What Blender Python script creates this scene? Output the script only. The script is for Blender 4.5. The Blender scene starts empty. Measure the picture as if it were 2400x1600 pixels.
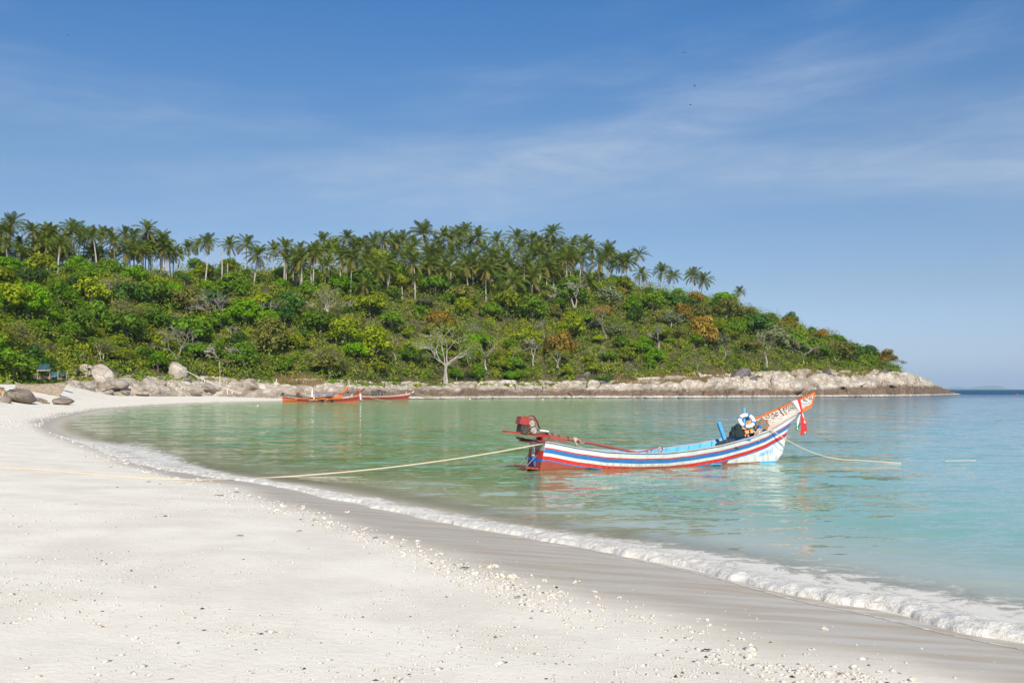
import bpy, math, random
import numpy as np
from mathutils import Vector, Matrix

R = math.radians
rng = np.random.RandomState(7)
random.seed(7)
scene = bpy.context.scene
COL = scene.collection

# ------------------------------------------------------------------ camera, sky, sun, exposure
FPX = 2400 * 35 / 36          # focal length in pixels of the 2400 px wide photograph
HCAM = 2.3                    # eye height above the water
HOR = 912                     # horizon row of the photograph
cam = bpy.data.cameras.new('camera')
cam.lens = 35; cam.sensor_width = 36; cam.sensor_fit = 'HORIZONTAL'
cam.shift_y = (HOR - 800) / 2400
cam.clip_start = 0.1; cam.clip_end = 40000
camo = bpy.data.objects.new('camera', cam); COL.objects.link(camo)
camo.location = (0, 0, HCAM); camo.rotation_euler = (R(90), 0, 0)
scene.camera = camo

SUN_EL = R(38); SUN_AZ = R(170)      # azimuth clockwise from +Y (towards +X)
sun_dir = Vector((math.sin(SUN_AZ) * math.cos(SUN_EL), math.cos(SUN_AZ) * math.cos(SUN_EL), math.sin(SUN_EL)))
sl = bpy.data.lights.new('sun', 'SUN'); sl.energy = 4.9; sl.angle = R(0.53); sl.color = (1.0, 0.93, 0.82)
so = bpy.data.objects.new('sun', sl); COL.objects.link(so)
so.rotation_euler = (-sun_dir).to_track_quat('-Z', 'Y').to_euler()
so.location = (0, -40, 60)

world = bpy.data.worlds.new('World'); scene.world = world; world.use_nodes = True
def build_world():
    nt = world.node_tree; N = nt.nodes; L = nt.links; N.clear()
    out = N.new('ShaderNodeOutputWorld'); bg = N.new('ShaderNodeBackground')
    sky = N.new('ShaderNodeTexSky'); sky.sky_type = 'NISHITA'; sky.sun_disc = False
    sky.sun_elevation = SUN_EL; sky.sun_rotation = SUN_AZ
    sky.altitude = 0; sky.air_density = 1.0; sky.dust_density = 0.6; sky.ozone_density = 2.6
    tc = N.new('ShaderNodeTexCoord'); sep = N.new('ShaderNodeSeparateXYZ')
    L.new(tc.outputs['Generated'], sep.inputs[0])
    def math_(op, a, b=None, c=None):
        m = N.new('ShaderNodeMath'); m.operation = op
        for i, v in enumerate((a, b, c)):
            if v is None: continue
            if isinstance(v, (int, float)): m.inputs[i].default_value = v
            else: L.new(v, m.inputs[i])
        return m.outputs[0]
    # thin cirrus, slanting gently upwards to the right
    u = math_('ARCTAN2', sep.outputs['X'], sep.outputs['Y']); v = math_('ARCSINE', sep.outputs['Z'])
    cv = N.new('ShaderNodeCombineXYZ'); L.new(u, cv.inputs[0]); L.new(v, cv.inputs[1])
    mp = N.new('ShaderNodeMapping'); mp.inputs['Rotation'].default_value = (0, 0, R(CLOUD_ROT)); mp.inputs['Scale'].default_value = (1.6, 6.5, 1); mp.inputs['Location'].default_value = CLOUD_LOC
    L.new(cv.outputs[0], mp.inputs[0])
    n1 = N.new('ShaderNodeTexNoise'); n1.inputs['Scale'].default_value = CLOUD_SC; n1.inputs['Detail'].default_value = 7; n1.inputs['Roughness'].default_value = 0.55; n1.inputs['Distortion'].default_value = 0.5
    L.new(mp.outputs[0], n1.inputs['Vector'])
    r1 = N.new('ShaderNodeMapRange'); r1.interpolation_type = 'SMOOTHSTEP'; r1.inputs['From Min'].default_value = 0.44; r1.inputs['From Max'].default_value = 0.78; r1.inputs['To Max'].default_value = 1.0
    L.new(n1.outputs['Fac'], r1.inputs['Value'])
    n2 = N.new('ShaderNodeTexNoise'); n2.inputs['Scale'].default_value = 5; n2.inputs['Detail'].default_value = 8; n2.inputs['Roughness'].default_value = 0.65; n2.inputs['Distortion'].default_value = 1.2
    L.new(mp.outputs[0], n2.inputs['Vector'])
    r2 = N.new('ShaderNodeMapRange'); r2.inputs['From Min'].default_value = 0.3; r2.inputs['From Max'].default_value = 0.75; r2.inputs['To Min'].default_value = 0.45; r2.inputs['To Max'].default_value = 1.15
    L.new(n2.outputs['Fac'], r2.inputs['Value'])
    mask = math_('MULTIPLY', r1.outputs[0], r2.outputs[0])
    hsv = N.new('ShaderNodeHueSaturation'); hsv.inputs['Saturation'].default_value = SKY_SAT; hsv.inputs['Value'].default_value = 1.0; hsv.inputs['Hue'].default_value = 0.5
    L.new(sky.outputs[0], hsv.inputs['Color'])
    ramp = N.new('ShaderNodeValToRGB'); cr = ramp.color_ramp          # clear tropical air: deeper blue overhead, blue-grey horizon
    for i, (p, c) in enumerate(SKY_RAMP):
        e = cr.elements[i] if i < 2 else cr.elements.new(p)
        e.position = p; e.color = (*c, 1)
    L.new(sep.outputs['Z'], ramp.inputs[0])
    tint = N.new('ShaderNodeMixRGB'); tint.blend_type = 'MULTIPLY'; tint.inputs[0].default_value = 1
    L.new(hsv.outputs[0], tint.inputs[1]); L.new(ramp.outputs[0], tint.inputs[2])
    mix = N.new('ShaderNodeMixRGB'); L.new(mask, mix.inputs[0]); L.new(tint.outputs[0], mix.inputs[1]); mix.inputs[2].default_value = CLOUD
    L.new(mix.outputs[0], bg.inputs['Color']); bg.inputs['Strength'].default_value = SKY_STRENGTH
    L.new(bg.outputs[0], out.inputs['Surface'])
SKY_STRENGTH = 0.115; SKY_SAT = 1.0; CLOUD_ROT = -12; CLOUD_LOC = (18.46, 9.58, 0); CLOUD_SC = 0.7; CLOUD = (3.9, 4.6, 5.7, 1)
SKY_RAMP = [(0, (.60, .77, 1.22)), (1, (.28, .55, .90)), (.04, (.60, .68, .96)), (.10, (.58, .615, .73)), (.214, (.53, .64, .735)), (.36, (.30, .615, .88))]
build_world()
vs = scene.view_settings
vs.view_transform = 'Standard'; vs.look = 'None'; vs.gamma = 1; vs.use_curve_mapping = False; vs.exposure = 0.2
scene.cycles.use_denoising = True
scene.cycles.max_bounces = 6; scene.cycles.diffuse_bounces = 3; scene.cycles.glossy_bounces = 3
scene.cycles.transparent_max_bounces = 12; scene.cycles.volume_bounces = 0
scene.cycles.caustics_reflective = False; scene.cycles.caustics_refractive = False

# ------------------------------------------------------------------ small helpers
def sstep(a, b, x):
    t = np.clip((np.asarray(x, float) - a) / (b - a), 0, 1); return t * t * (3 - 2 * t)
def hash2(ix, iy, k=0):
    h = np.sin(ix * 127.1 + iy * 311.7 + k * 74.7) * 43758.5453
    return h - np.floor(h)
def vnoise(x, y, k=0):
    ix = np.floor(x); iy = np.floor(y); fx = x - ix; fy = y - iy
    fx = fx * fx * (3 - 2 * fx); fy = fy * fy * (3 - 2 * fy)
    a = hash2(ix, iy, k); b = hash2(ix + 1, iy, k); c = hash2(ix, iy + 1, k); d = hash2(ix + 1, iy + 1, k)
    return (a * (1 - fx) + b * fx) * (1 - fy) + (c * (1 - fx) + d * fx) * fy
def fbm(x, y, o=4, k=0):
    s = 0; a = 0.5; t = 0
    for i in range(o):
        s = s + a * vnoise(x * 2 ** i, y * 2 ** i, k + i * 13); t += a; a *= 0.5
    return s / t
def cells(x, y, k=0):
    """F1, F2 and a facet height for a jittered grid"""
    ix = np.floor(x); iy = np.floor(y)
    f1 = np.full(x.shape, 9.0); f2 = np.full(x.shape, 9.0); h = np.zeros(x.shape)
    for dx in (-1, 0, 1):
        for dy in (-1, 0, 1):
            cx = ix + dx; cy = iy + dy
            px = cx + hash2(cx, cy, k); py = cy + hash2(cx, cy, k + 1)
            d = np.hypot(x - px, y - py)
            hh = hash2(cx, cy, k + 2) + (x - px) * (hash2(cx, cy, k + 3) - .5) * 1.2 + (y - py) * (hash2(cx, cy, k + 4) - .5) * 1.2
            near = d < f1
            f2 = np.where(near, f1, np.minimum(f2, d)); h = np.where(near, hh, h); f1 = np.where(near, d, f1)
    return f1, f2, h

def tag(o, label=None, cat=None, group=None, kind=None):
    if label: o['label'] = label
    if cat: o['category'] = cat
    if group: o['group'] = group
    if kind: o['kind'] = kind
    return o
def link(name, me, parent=None, loc=None, rot=None, scale=None):
    o = bpy.data.objects.new(name, me); COL.objects.link(o)
    if parent: o.parent = parent
    if loc is not None: o.location = loc
    if rot is not None: o.rotation_euler = rot
    if scale is not None: o.scale = scale if hasattr(scale, '__len__') else (scale,) * 3
    return o
def empty(name, loc=(0, 0, 0), rz=0):
    o = link(name, None, loc=loc, rot=(0, 0, rz)); o.empty_display_size = 0.2; return o
def npmesh(name, V, F, mats, smooth=False, midx=None):
    """V (n,3), F (m,k) numpy arrays -> mesh"""
    V = np.asarray(V, np.float32); F = np.asarray(F, np.int32)
    me = bpy.data.meshes.new(name); m, k = F.shape
    me.vertices.add(len(V)); me.vertices.foreach_set('co', V.ravel())
    me.loops.add(m * k); me.loops.foreach_set('vertex_index', F.ravel())
    me.polygons.add(m); me.polygons.foreach_set('loop_start', np.arange(0, m * k, k, dtype=np.int32))
    me.polygons.foreach_set('loop_total', np.full(m, k, np.int32))
    for a in (mats if isinstance(mats, (list, tuple)) else [mats]): me.materials.append(a)
    if midx is not None: me.polygons.foreach_set('material_index', np.asarray(midx, np.int32))
    if smooth: me.polygons.foreach_set('use_smooth', np.ones(m, bool))
    me.update(); me.validate(); return me
def gridmesh(name, P, mats, smooth=True, midx=None, flip=False):
    """P (r,c,3) grid of points"""
    r, c = P.shape[:2]
    i = np.arange((r - 1) * c).reshape(r - 1, c)[:, :-1].ravel()
    F = np.stack([i, i + 1, i + c + 1, i + c], 1)
    if flip: F = F[:, ::-1]
    return npmesh(name, P.reshape(-1, 3), F, mats, smooth, midx)
class MB:
    """collects simple shapes into one mesh"""
    def __init__(s): s.v = []; s.f = []; s.m = []; s.mi = 0
    def add(s, V, F):
        b = len(s.v); s.v += [tuple(map(float, p)) for p in V]; s.f += [tuple(b + i for i in f) for f in F]; s.m += [s.mi] * len(F); return s
    def box(s, c, d, rot=None, taper=1.0):
        hx, hy, hz = d[0] / 2, d[1] / 2, d[2] / 2; P = []
        M = rot.to_matrix() if hasattr(rot, 'to_matrix') else rot
        for z in (-1, 1):
            k = 1 if z < 0 else taper
            for x, y in ((-1, -1), (1, -1), (1, 1), (-1, 1)):
                p = Vector((x * hx * k, y * hy * k, z * hz))
                if M is not None: p = M @ p
                P.append(Vector(c) + p)
        return s.add(P, [(3, 2, 1, 0), (4, 5, 6, 7), (0, 1, 5, 4), (1, 2, 6, 5), (2, 3, 7, 6), (3, 0, 4, 7)])
    def beam(s, a, b, w, h=None, up=(0, 0, 1)):
        a = Vector(a); b = Vector(b); h = h or w; t = (b - a).normalized(); u = Vector(up)
        if abs(t.dot(u)) > .95: u = Vector((0, 1, 0))
        x = t.cross(u).normalized(); y = x.cross(t).normalized(); P = []
        for p in (a, b):
            for i, j in ((-1, -1), (1, -1), (1, 1), (-1, 1)): P.append(p + x * i * w / 2 + y * j * h / 2)
        return s.add(P, [(0, 1, 2, 3), (7, 6, 5, 4), (0, 4, 5, 1), (1, 5, 6, 2), (2, 6, 7, 3), (3, 7, 4, 0)])
    def tube(s, pts, r, n=8, cap=True):
        pts = [Vector(p) for p in pts]; rr = r if hasattr(r, '__len__') else [r] * len(pts)
        rings = []; ux = None; V = []
        for i, p in enumerate(pts):
            t = (pts[min(i + 1, len(pts) - 1)] - pts[max(i - 1, 0)]).normalized()
            if ux is None:
                ux = t.orthogonal().normalized()
            else:
                ux = (ux - t * ux.dot(t)); ux = ux.normalized() if ux.length > 1e-6 else t.orthogonal().normalized()
            uy = t.cross(ux)
            for k in range(n):
                a = 2 * math.pi * k / n; V.append(p + (ux * math.cos(a) + uy * math.sin(a)) * rr[i])
        F = []
        for i in range(len(pts) - 1):
            for k in range(n):
                F.append((i * n + k, i * n + (k + 1) % n, (i + 1) * n + (k + 1) % n, (i + 1) * n + k))
        if cap:
            F.append(tuple(range(n - 1, -1, -1))); F.append(tuple((len(pts) - 1) * n + k for k in range(n)))
        return s.add(V, F)
    def lathe(s, prof, c=(0, 0, 0), n=12, axis='Z', M=None):
        V = []; F = []
        for r, z in prof:
            for k in range(n):
                a = 2 * math.pi * k / n; p = Vector((r * math.cos(a), r * math.sin(a), z))
                if axis == 'X': p = Vector((p.z, p.x, p.y))
                if axis == 'Y': p = Vector((p.x, p.z, p.y))
                if M is not None: p = M @ p
                V.append(Vector(c) + p)
        for i in range(len(prof) - 1):
            for k in range(n): F.append((i * n + k, i * n + (k + 1) % n, (i + 1) * n + (k + 1) % n, (i + 1) * n + k))
        F.append(tuple(range(n - 1, -1, -1))); F.append(tuple((len(prof) - 1) * n + k for k in range(n)))
        return s.add(V, F)
    def prism(s, poly, y0, y1):
        """polygon in (x, z), extruded along y"""
        n = len(poly); V = [(p[0], y0, p[1]) for p in poly] + [(p[0], y1, p[1]) for p in poly]
        F = [tuple(range(n)), tuple(range(2 * n - 1, n - 1, -1))] + [(i, i + n, (i + 1) % n + n, (i + 1) % n) for i in range(n)]
        return s.add(V, F)
    def torus(s, c, Rr, r, M=None, n=28, m=10, a0=0, a1=2 * math.pi):
        V = []; F = []; full = abs(a1 - a0 - 2 * math.pi) < 1e-4; nn = n if full else n + 1
        for i in range(nn):
            a = a0 + (a1 - a0) * i / n
            for j in range(m):
                b = 2 * math.pi * j / m
                p = Vector(((Rr + r * math.cos(b)) * math.cos(a), (Rr + r * math.cos(b)) * math.sin(a), r * math.sin(b)))
                if M is not None: p = M @ p
                V.append(Vector(c) + p)
        for i in range(n):
            for j in range(m):
                i2 = (i + 1) % nn
                F.append((i * m + j, i2 * m + j, i2 * m + (j + 1) % m, i * m + (j + 1) % m))
        return s.add(V, F)
    def mesh(s, name, mats, smooth=False):
        me = bpy.data.meshes.new(name); me.from_pydata(s.v, [], s.f)
        for a in (mats if isinstance(mats, (list, tuple)) else [mats]): me.materials.append(a)
        me.polygons.foreach_set('material_index', s.m)
        if smooth: me.polygons.foreach_set('use_smooth', [True] * len(s.f))
        me.update(); return me
    def obj(s, name, mats, parent=None, smooth=False, loc=None, rot=None):
        return link(name, s.mesh(name, mats, smooth), parent, loc, rot)

# ------------------------------------------------------------------ materials
class NT:
    def __init__(s, name):
        s.mat = bpy.data.materials.new(name); s.mat.use_nodes = True; s.nt = s.mat.node_tree; s.N = s.nt.nodes; s.L = s.nt.links
        s.N.clear(); s.out = s.N.new('ShaderNodeOutputMaterial')
    def n(s, t, **kw):
        o = s.N.new('ShaderNode' + t)
        for k, v in kw.items():
            if hasattr(o, k): setattr(o, k, v)
        return o
    def put(s, sock, v):
        if hasattr(v, 'is_output'): s.L.new(v, sock)
        else: sock.default_value = v
    def pos(s): return s.n('NewGeometry').outputs['Position']
    def objc(s): return s.n('TexCoord').outputs['Object']
    def map(s, v, scale=(1, 1, 1), rot=(0, 0, 0)):
        m = s.n('Mapping'); s.L.new(v, m.inputs[0]); m.inputs['Scale'].default_value = scale; m.inputs['Rotation'].default_value = rot; return m.outputs[0]
    def noise(s, v, scale, detail=4, rough=.55, dist=0):
        m = s.n('TexNoise'); s.L.new(v, m.inputs['Vector']); m.inputs['Scale'].default_value = scale; m.inputs['Detail'].default_value = detail
        m.inputs['Roughness'].default_value = rough; m.inputs['Distortion'].default_value = dist; return m.outputs['Fac']
    def rng(s, v, a, b, c=0, d=1, smooth=True):
        m = s.n('MapRange'); m.interpolation_type = 'SMOOTHSTEP' if smooth else 'LINEAR'; s.L.new(v, m.inputs['Value'])
        for i, x in zip(('From Min', 'From Max', 'To Min', 'To Max'), (a, b, c, d)): m.inputs[i].default_value = x
        return m.outputs[0]
    def math(s, op, a, b=0.0):
        m = s.n('Math'); m.operation = op; s.put(m.inputs[0], a); s.put(m.inputs[1], b); return m.outputs[0]
    def mix(s, f, a, b, mode='MIX'):
        m = s.n('MixRGB'); m.blend_type = mode; s.put(m.inputs[0], f)
        for i, v in ((1, a), (2, b)):
            if not hasattr(v, 'is_output') and len(v) == 3: v = (*v, 1)
            s.put(m.inputs[i], v)
        return m.outputs[0]
    def sep(s, v):
        m = s.n('SeparateXYZ'); s.L.new(v, m.inputs[0]); return m.outputs
    def attr(s, name, out='Fac'):
        m = s.n('Attribute'); m.attribute_name = name; return m.outputs[out]
    def orand(s): return s.n('ObjectInfo').outputs['Random']
    def bump(s, h, strength=.5, dist=.05, normal=None):
        m = s.n('Bump'); s.L.new(h, m.inputs['Height']); m.inputs['Strength'].default_value = strength; m.inputs['Distance'].default_value = dist
        if normal is not None: s.L.new(normal, m.inputs['Normal'])
        return m.outputs[0]
    def bsdf(s, col, rough=.6, spec=.5, normal=None, metal=0.0, alpha=None, ior=None):
        b = s.n('BsdfPrincipled')
        if not hasattr(col, 'is_output') and len(col) == 3: col = (*col, 1)
        s.put(b.inputs['Base Color'], col); s.put(b.inputs['Roughness'], rough); s.put(b.inputs['Specular IOR Level'], spec); s.put(b.inputs['Metallic'], metal)
        if normal is not None: s.L.new(normal, b.inputs['Normal'])
        if alpha is not None: s.put(b.inputs['Alpha'], alpha)
        if ior: b.inputs['IOR'].default_value = ior
        return b.outputs[0]
    def done(s, sh): s.L.new(sh, s.out.inputs['Surface']); return s.mat

def m_paint(name, col, rough=.45, wear=.25, wearcol=(.3, .27, .24), scale=6, spec=.4, stain=0.0):
    t = NT(name); o = t.objc()
    n = t.noise(o, scale, 6, .65); n2 = t.noise(o, scale * 5, 4)
    c = t.mix(t.rng(n, .3, .75), tuple(x * .86 for x in col), tuple(min(1, x * 1.08) for x in col))
    w = t.math('MULTIPLY', t.rng(t.noise(o, scale * 2.2, 8, .75), .60, .72), wear)
    c = t.mix(w, c, wearcol)
    if stain:
        z = t.sep(o)[2]; streak = t.noise(t.map(o, (3.2, 1, .35)), 3.0, 5, .65)
        c = t.mix(t.math('MULTIPLY', t.math('MULTIPLY', t.rng(z, .0, .34, 1, .10), t.rng(streak, .40, .66)), stain), c, (.26, .23, .16))
    return t.done(t.bsdf(c, t.rng(n2, .3, .7, rough * .8, rough * 1.3), spec, t.bump(n2, .15, .01)))
def m_plain(name, col, rough=.7, var=.25, scale=10, metal=0.0, bump=.3, spec=.3):
    t = NT(name); o = t.objc(); n = t.noise(o, scale, 5, .6)
    c = t.mix(t.rng(n, .3, .7), tuple(x * (1 - var) for x in col), tuple(min(1, x * (1 + var)) for x in col))
    return t.done(t.bsdf(c, rough, spec, t.bump(n, bump, .02), metal))
def m_leaf(name, c1, c2, c3, transl=.35, tones=.35, patch=False, gain=1.85):
    c1, c2, c3 = [tuple(min(.6, v * gain) for v in c) for c in (c1, c2, c3)]
    """c1 dark, c2 mid, c3 light leaf colours; each plant gets its own mix"""
    t = NT(name); p = t.pos()
    n = t.noise(p, .55, 3, .6); n2 = t.noise(p, 3.5, 2, .5)
    c = t.mix(t.rng(n, .32, .68), c1, c2)
    if patch: c = t.mix(t.rng(t.noise(p, .13, 3, .6), .50, .62, 0, .75), c, (.36, .35, .04)); c = t.mix(t.rng(t.noise(t.map(p, (1, 1, 1), (1, 2, 0)), .17, 3, .6), .54, .66, 0, .65), c, (.16, .12, .05)); c = t.mix(t.rng(t.noise(t.map(p, (1, 1, 1), (2, 1, 0)), .15, 3, .6), .54, .64, 0, .7), c, (.05, .12, .016)); c = t.mix(t.rng(n2, .45, .72), c, c3)
    r = t.orand(); c = t.mix(t.rng(r, 0, 1, 0, tones), c, (.16, .15, .03))
    hs = t.n('HueSaturation'); t.put(hs.inputs['Color'], c); hs.inputs['Saturation'].default_value = 1.08; t.put(hs.inputs['Value'], t.rng(t.math('FRACT', t.math('MULTIPLY', r, 7.31)), 0, 1, .72, 1.25, False)); c = hs.outputs[0]
    d = t.bsdf(c, .55, .25)
    tr = t.n('BsdfTranslucent'); t.put(tr.inputs['Color'], t.mix(.5, c, (.25, .32, .02)))
    mx = t.n('MixShader'); mx.inputs[0].default_value = transl; t.L.new(d, mx.inputs[1]); t.L.new(tr.outputs[0], mx.inputs[2])
    return t.done(mx.outputs[0])
def m_bark(name, c1, c2):
    t = NT(name); p = t.pos(); n = t.noise(t.map(p, (1, 1, .35)), 2.2, 5, .65)
    c = t.mix(t.rng(n, .3, .7), c1, c2)
    return t.done(t.bsdf(c, .85, .15, t.bump(n, .5, .05)))

LEAF = {
 'dark green':   m_leaf('leaf_dark_green',   (.025, .060, .012), (.048, .105, .016), (.080, .150, .022), .3, .10),
 'mid green':    m_leaf('leaf_mid_green',    (.055, .105, .012), (.105, .185, .018), (.165, .255, .026), .38, .18),
 'bright green': m_leaf('leaf_bright_green', (.070, .145, .010), (.125, .245, .014), (.195, .320, .022), .42, .12),
 'yellow-green': m_leaf('leaf_yellow_green', (.115, .145, .014), (.210, .245, .022), (.300, .320, .042), .40, .20),
 'olive':        m_leaf('leaf_olive',        (.095, .100, .024), (.165, .165, .040), (.230, .220, .060), .34, .30),
 'grey-green':   m_leaf('leaf_grey_green',   (.080, .095, .045), (.130, .145, .075), (.185, .195, .110), .28, .10),
 'rusty orange': m_leaf('leaf_rusty',        (.150, .098, .024), (.250, .165, .036), (.330, .225, .055), .36, .15),
}
M_UNDER = m_leaf('leaf_undergrowth', (.062, .105, .014), (.130, .185, .022), (.215, .250, .038), .34, .0, True, 1.6)
M_DRYGRASS = m_leaf('dry_grass_blades', (.20, .14, .07), (.29, .20, .10), (.36, .27, .14), .3, .0, False, 1.25)
M_FROND = m_leaf('palm_frond_green', (.075, .100, .018), (.130, .165, .028), (.205, .230, .050), .42, .40, False, 1.9)
M_FROND_OLD = m_leaf('palm_frond_old', (.120, .110, .030), (.200, .160, .045), (.290, .220, .070), .36, .20, False, 1.6)
M_PALMTRUNK = m_bark('palm_trunk_bark', (.34, .30, .25), (.52, .48, .43))
M_TRUNK = m_bark('tree_bark', (.16, .125, .10), (.30, .25, .21))
M_BARE = m_bark('bare_bark_pale', (.29, .25, .22), (.50, .45, .40))
M_BAREDARK = m_bark('bare_bark_grey', (.20, .16, .14), (.36, .31, .28))
M_COCONUT = m_plain('coconut_husk', (.25, .16, .05))

def m_rock(name, base1, base2, tidal=True, dark=(.055, .042, .034), scale=1.0):
    t = NT(name); p = t.pos(); z = t.sep(p)[2]; x = t.sep(p)[0]
    n = t.noise(p, .55 * scale, 7, .62); n2 = t.noise(p, 2.4 * scale, 8, .7, .4); n3 = t.noise(p, 9 * scale, 5, .6)
    c = t.mix(t.rng(n, .32, .68), base1, base2); c = t.mix(t.rng(t.noise(p, .13 * scale, 3, .5), .48, .62, 0, .55), c, tuple(v * .62 for v in base1))
    c = t.mix(t.rng(n2, .52, .78, 0, .55), c, (.20, .16, .13))
    vor = t.n('TexVoronoi'); vor.feature = 'DISTANCE_TO_EDGE'; vor.inputs['Scale'].default_value = .42 * scale
    nv = t.n('TexNoise'); t.L.new(p, nv.inputs['Vector']); nv.inputs['Scale'].default_value = .9; nv.inputs['Detail'].default_value = 4
    t.L.new(t.mix(1.0, t.map(p, (1, 1, 1.5)), t.mix(1.0, nv.outputs['Color'], (2.2, 2.2, 2.2), 'MULTIPLY'), 'ADD'), vor.inputs['Vector'])
    crack = t.rng(vor.outputs['Distance'], .006, .035, 1, 0)
    c = t.mix(t.math('MULTIPLY', crack, t.rng(n, .45, .6, .05, .6)), c, (.05, .04, .035))
    if tidal:
        zz = t.math('ADD', z, t.math('MULTIPLY', t.math('SUBTRACT', t.noise(t.map(p, (.10, .10, .3)), 2.2, 5), .5), 3.0))
        far = t.rng(x, -62, -20, .25, 1)
        far2 = t.rng(x, 70, 130, 0, 1.3)
        brown = t.math('MULTIPLY', t.math('MULTIPLY', t.rng(t.math('SUBTRACT', zz, far2), 1.7, 2.9, 1, 0), t.rng(z, .45, .8)), far)
        bc = t.mix(t.rng(n2, .38, .6), (.205, .120, .060), dark)
        c = t.mix(t.math('MULTIPLY', brown, .85), c, bc)
        white = t.math('MULTIPLY', t.rng(t.math('ADD', z, t.math('MULTIPLY', t.math('SUBTRACT', n2, .5), 1.8)), .30, .62, 1, 0), t.rng(t.noise(t.map(p, (.25, .25, .6)), 1.1, 4, .6), .42, .56))
        c = t.mix(white, c, (.50, .46, .41))
        wet = t.rng(t.math('ADD', z, t.math('MULTIPLY', n2, .16)), .14, .30, 1, 0)
        c = t.mix(wet, c, (.045, .038, .032))
    h = t.math('ADD', t.math('MULTIPLY', n2, .5), t.math('MULTIPLY', n3, .25)); h = t.math('SUBTRACT', h, t.math('MULTIPLY', crack, .5))
    return t.done(t.bsdf(c, .85, .2, t.bump(h, .8, .25 / scale)))
M_ROCK = m_rock('shore_rock', (.36, .285, .205), (.64, .575, .485))
M_BOULDER = m_rock('pale_boulder', (.37, .305, .24), (.55, .49, .42), False, scale=.9)
M_BOULDER_T = m_rock('tidal_boulder', (.38, .31, .24), (.58, .52, .45), True)
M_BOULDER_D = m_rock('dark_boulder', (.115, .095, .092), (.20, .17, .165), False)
M_BOULDER_B = m_rock('brown_boulder', (.25, .20, .15), (.40, .335, .265), False, scale=1.2)

def m_hill():
    t = NT('hillside_soil'); p = t.pos(); n = t.noise(p, .6, 6, .6)
    c = t.mix(t.rng(n, .35, .65), (.045, .050, .018), (.12, .105, .045))
    return t.done(t.bsdf(c, .95, .1, t.bump(n, .6, .2)))
M_HILL = m_hill()

def m_sand():
    t = NT('coral_sand'); p = t.pos(); wet = t.attr('wet')
    n = t.noise(p, .9, 6, .6); n2 = t.noise(p, 14, 6, .65); n3 = t.noise(p, 90, 3, .6)
    dry = t.mix(t.rng(n, .3, .7), (.69, .632, .525), (.80, .745, .630))
    dry = t.mix(t.rng(n2, .55, .75, 0, .35), dry, (.80, .76, .69))
    dry = t.mix(t.rng(n3, .60, .78, 0, .30), dry, (.46, .42, .38))
    streak = t.noise(t.map(p, (.35, 2.6, 1), (0, 0, R(-36))), 1.4, 6, .6)
    wc = t.mix(t.rng(streak, .35, .65), (.42, .356, .268), (.54, .480, .388))
    c = t.mix(wet, dry, wc)
    rough = t.math('SUBTRACT', .92, t.math('MULTIPLY', wet, t.rng(streak, .38, .62, .34, .58)))
    h = t.math('ADD', t.math('MULTIPLY', n2, .6), t.math('MULTIPLY', n3, .15)); h = t.math('MULTIPLY', h, t.math('SUBTRACT', 1.0, t.math('MULTIPLY', wet, .85)))
    h = t.math('ADD', h, t.math('MULTIPLY', n, .9))
    return t.done(t.bsdf(c, rough, t.rng(wet, 0, 1, .15, .3), t.bump(h, .55, .035)))
M_SAND = m_sand()

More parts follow.
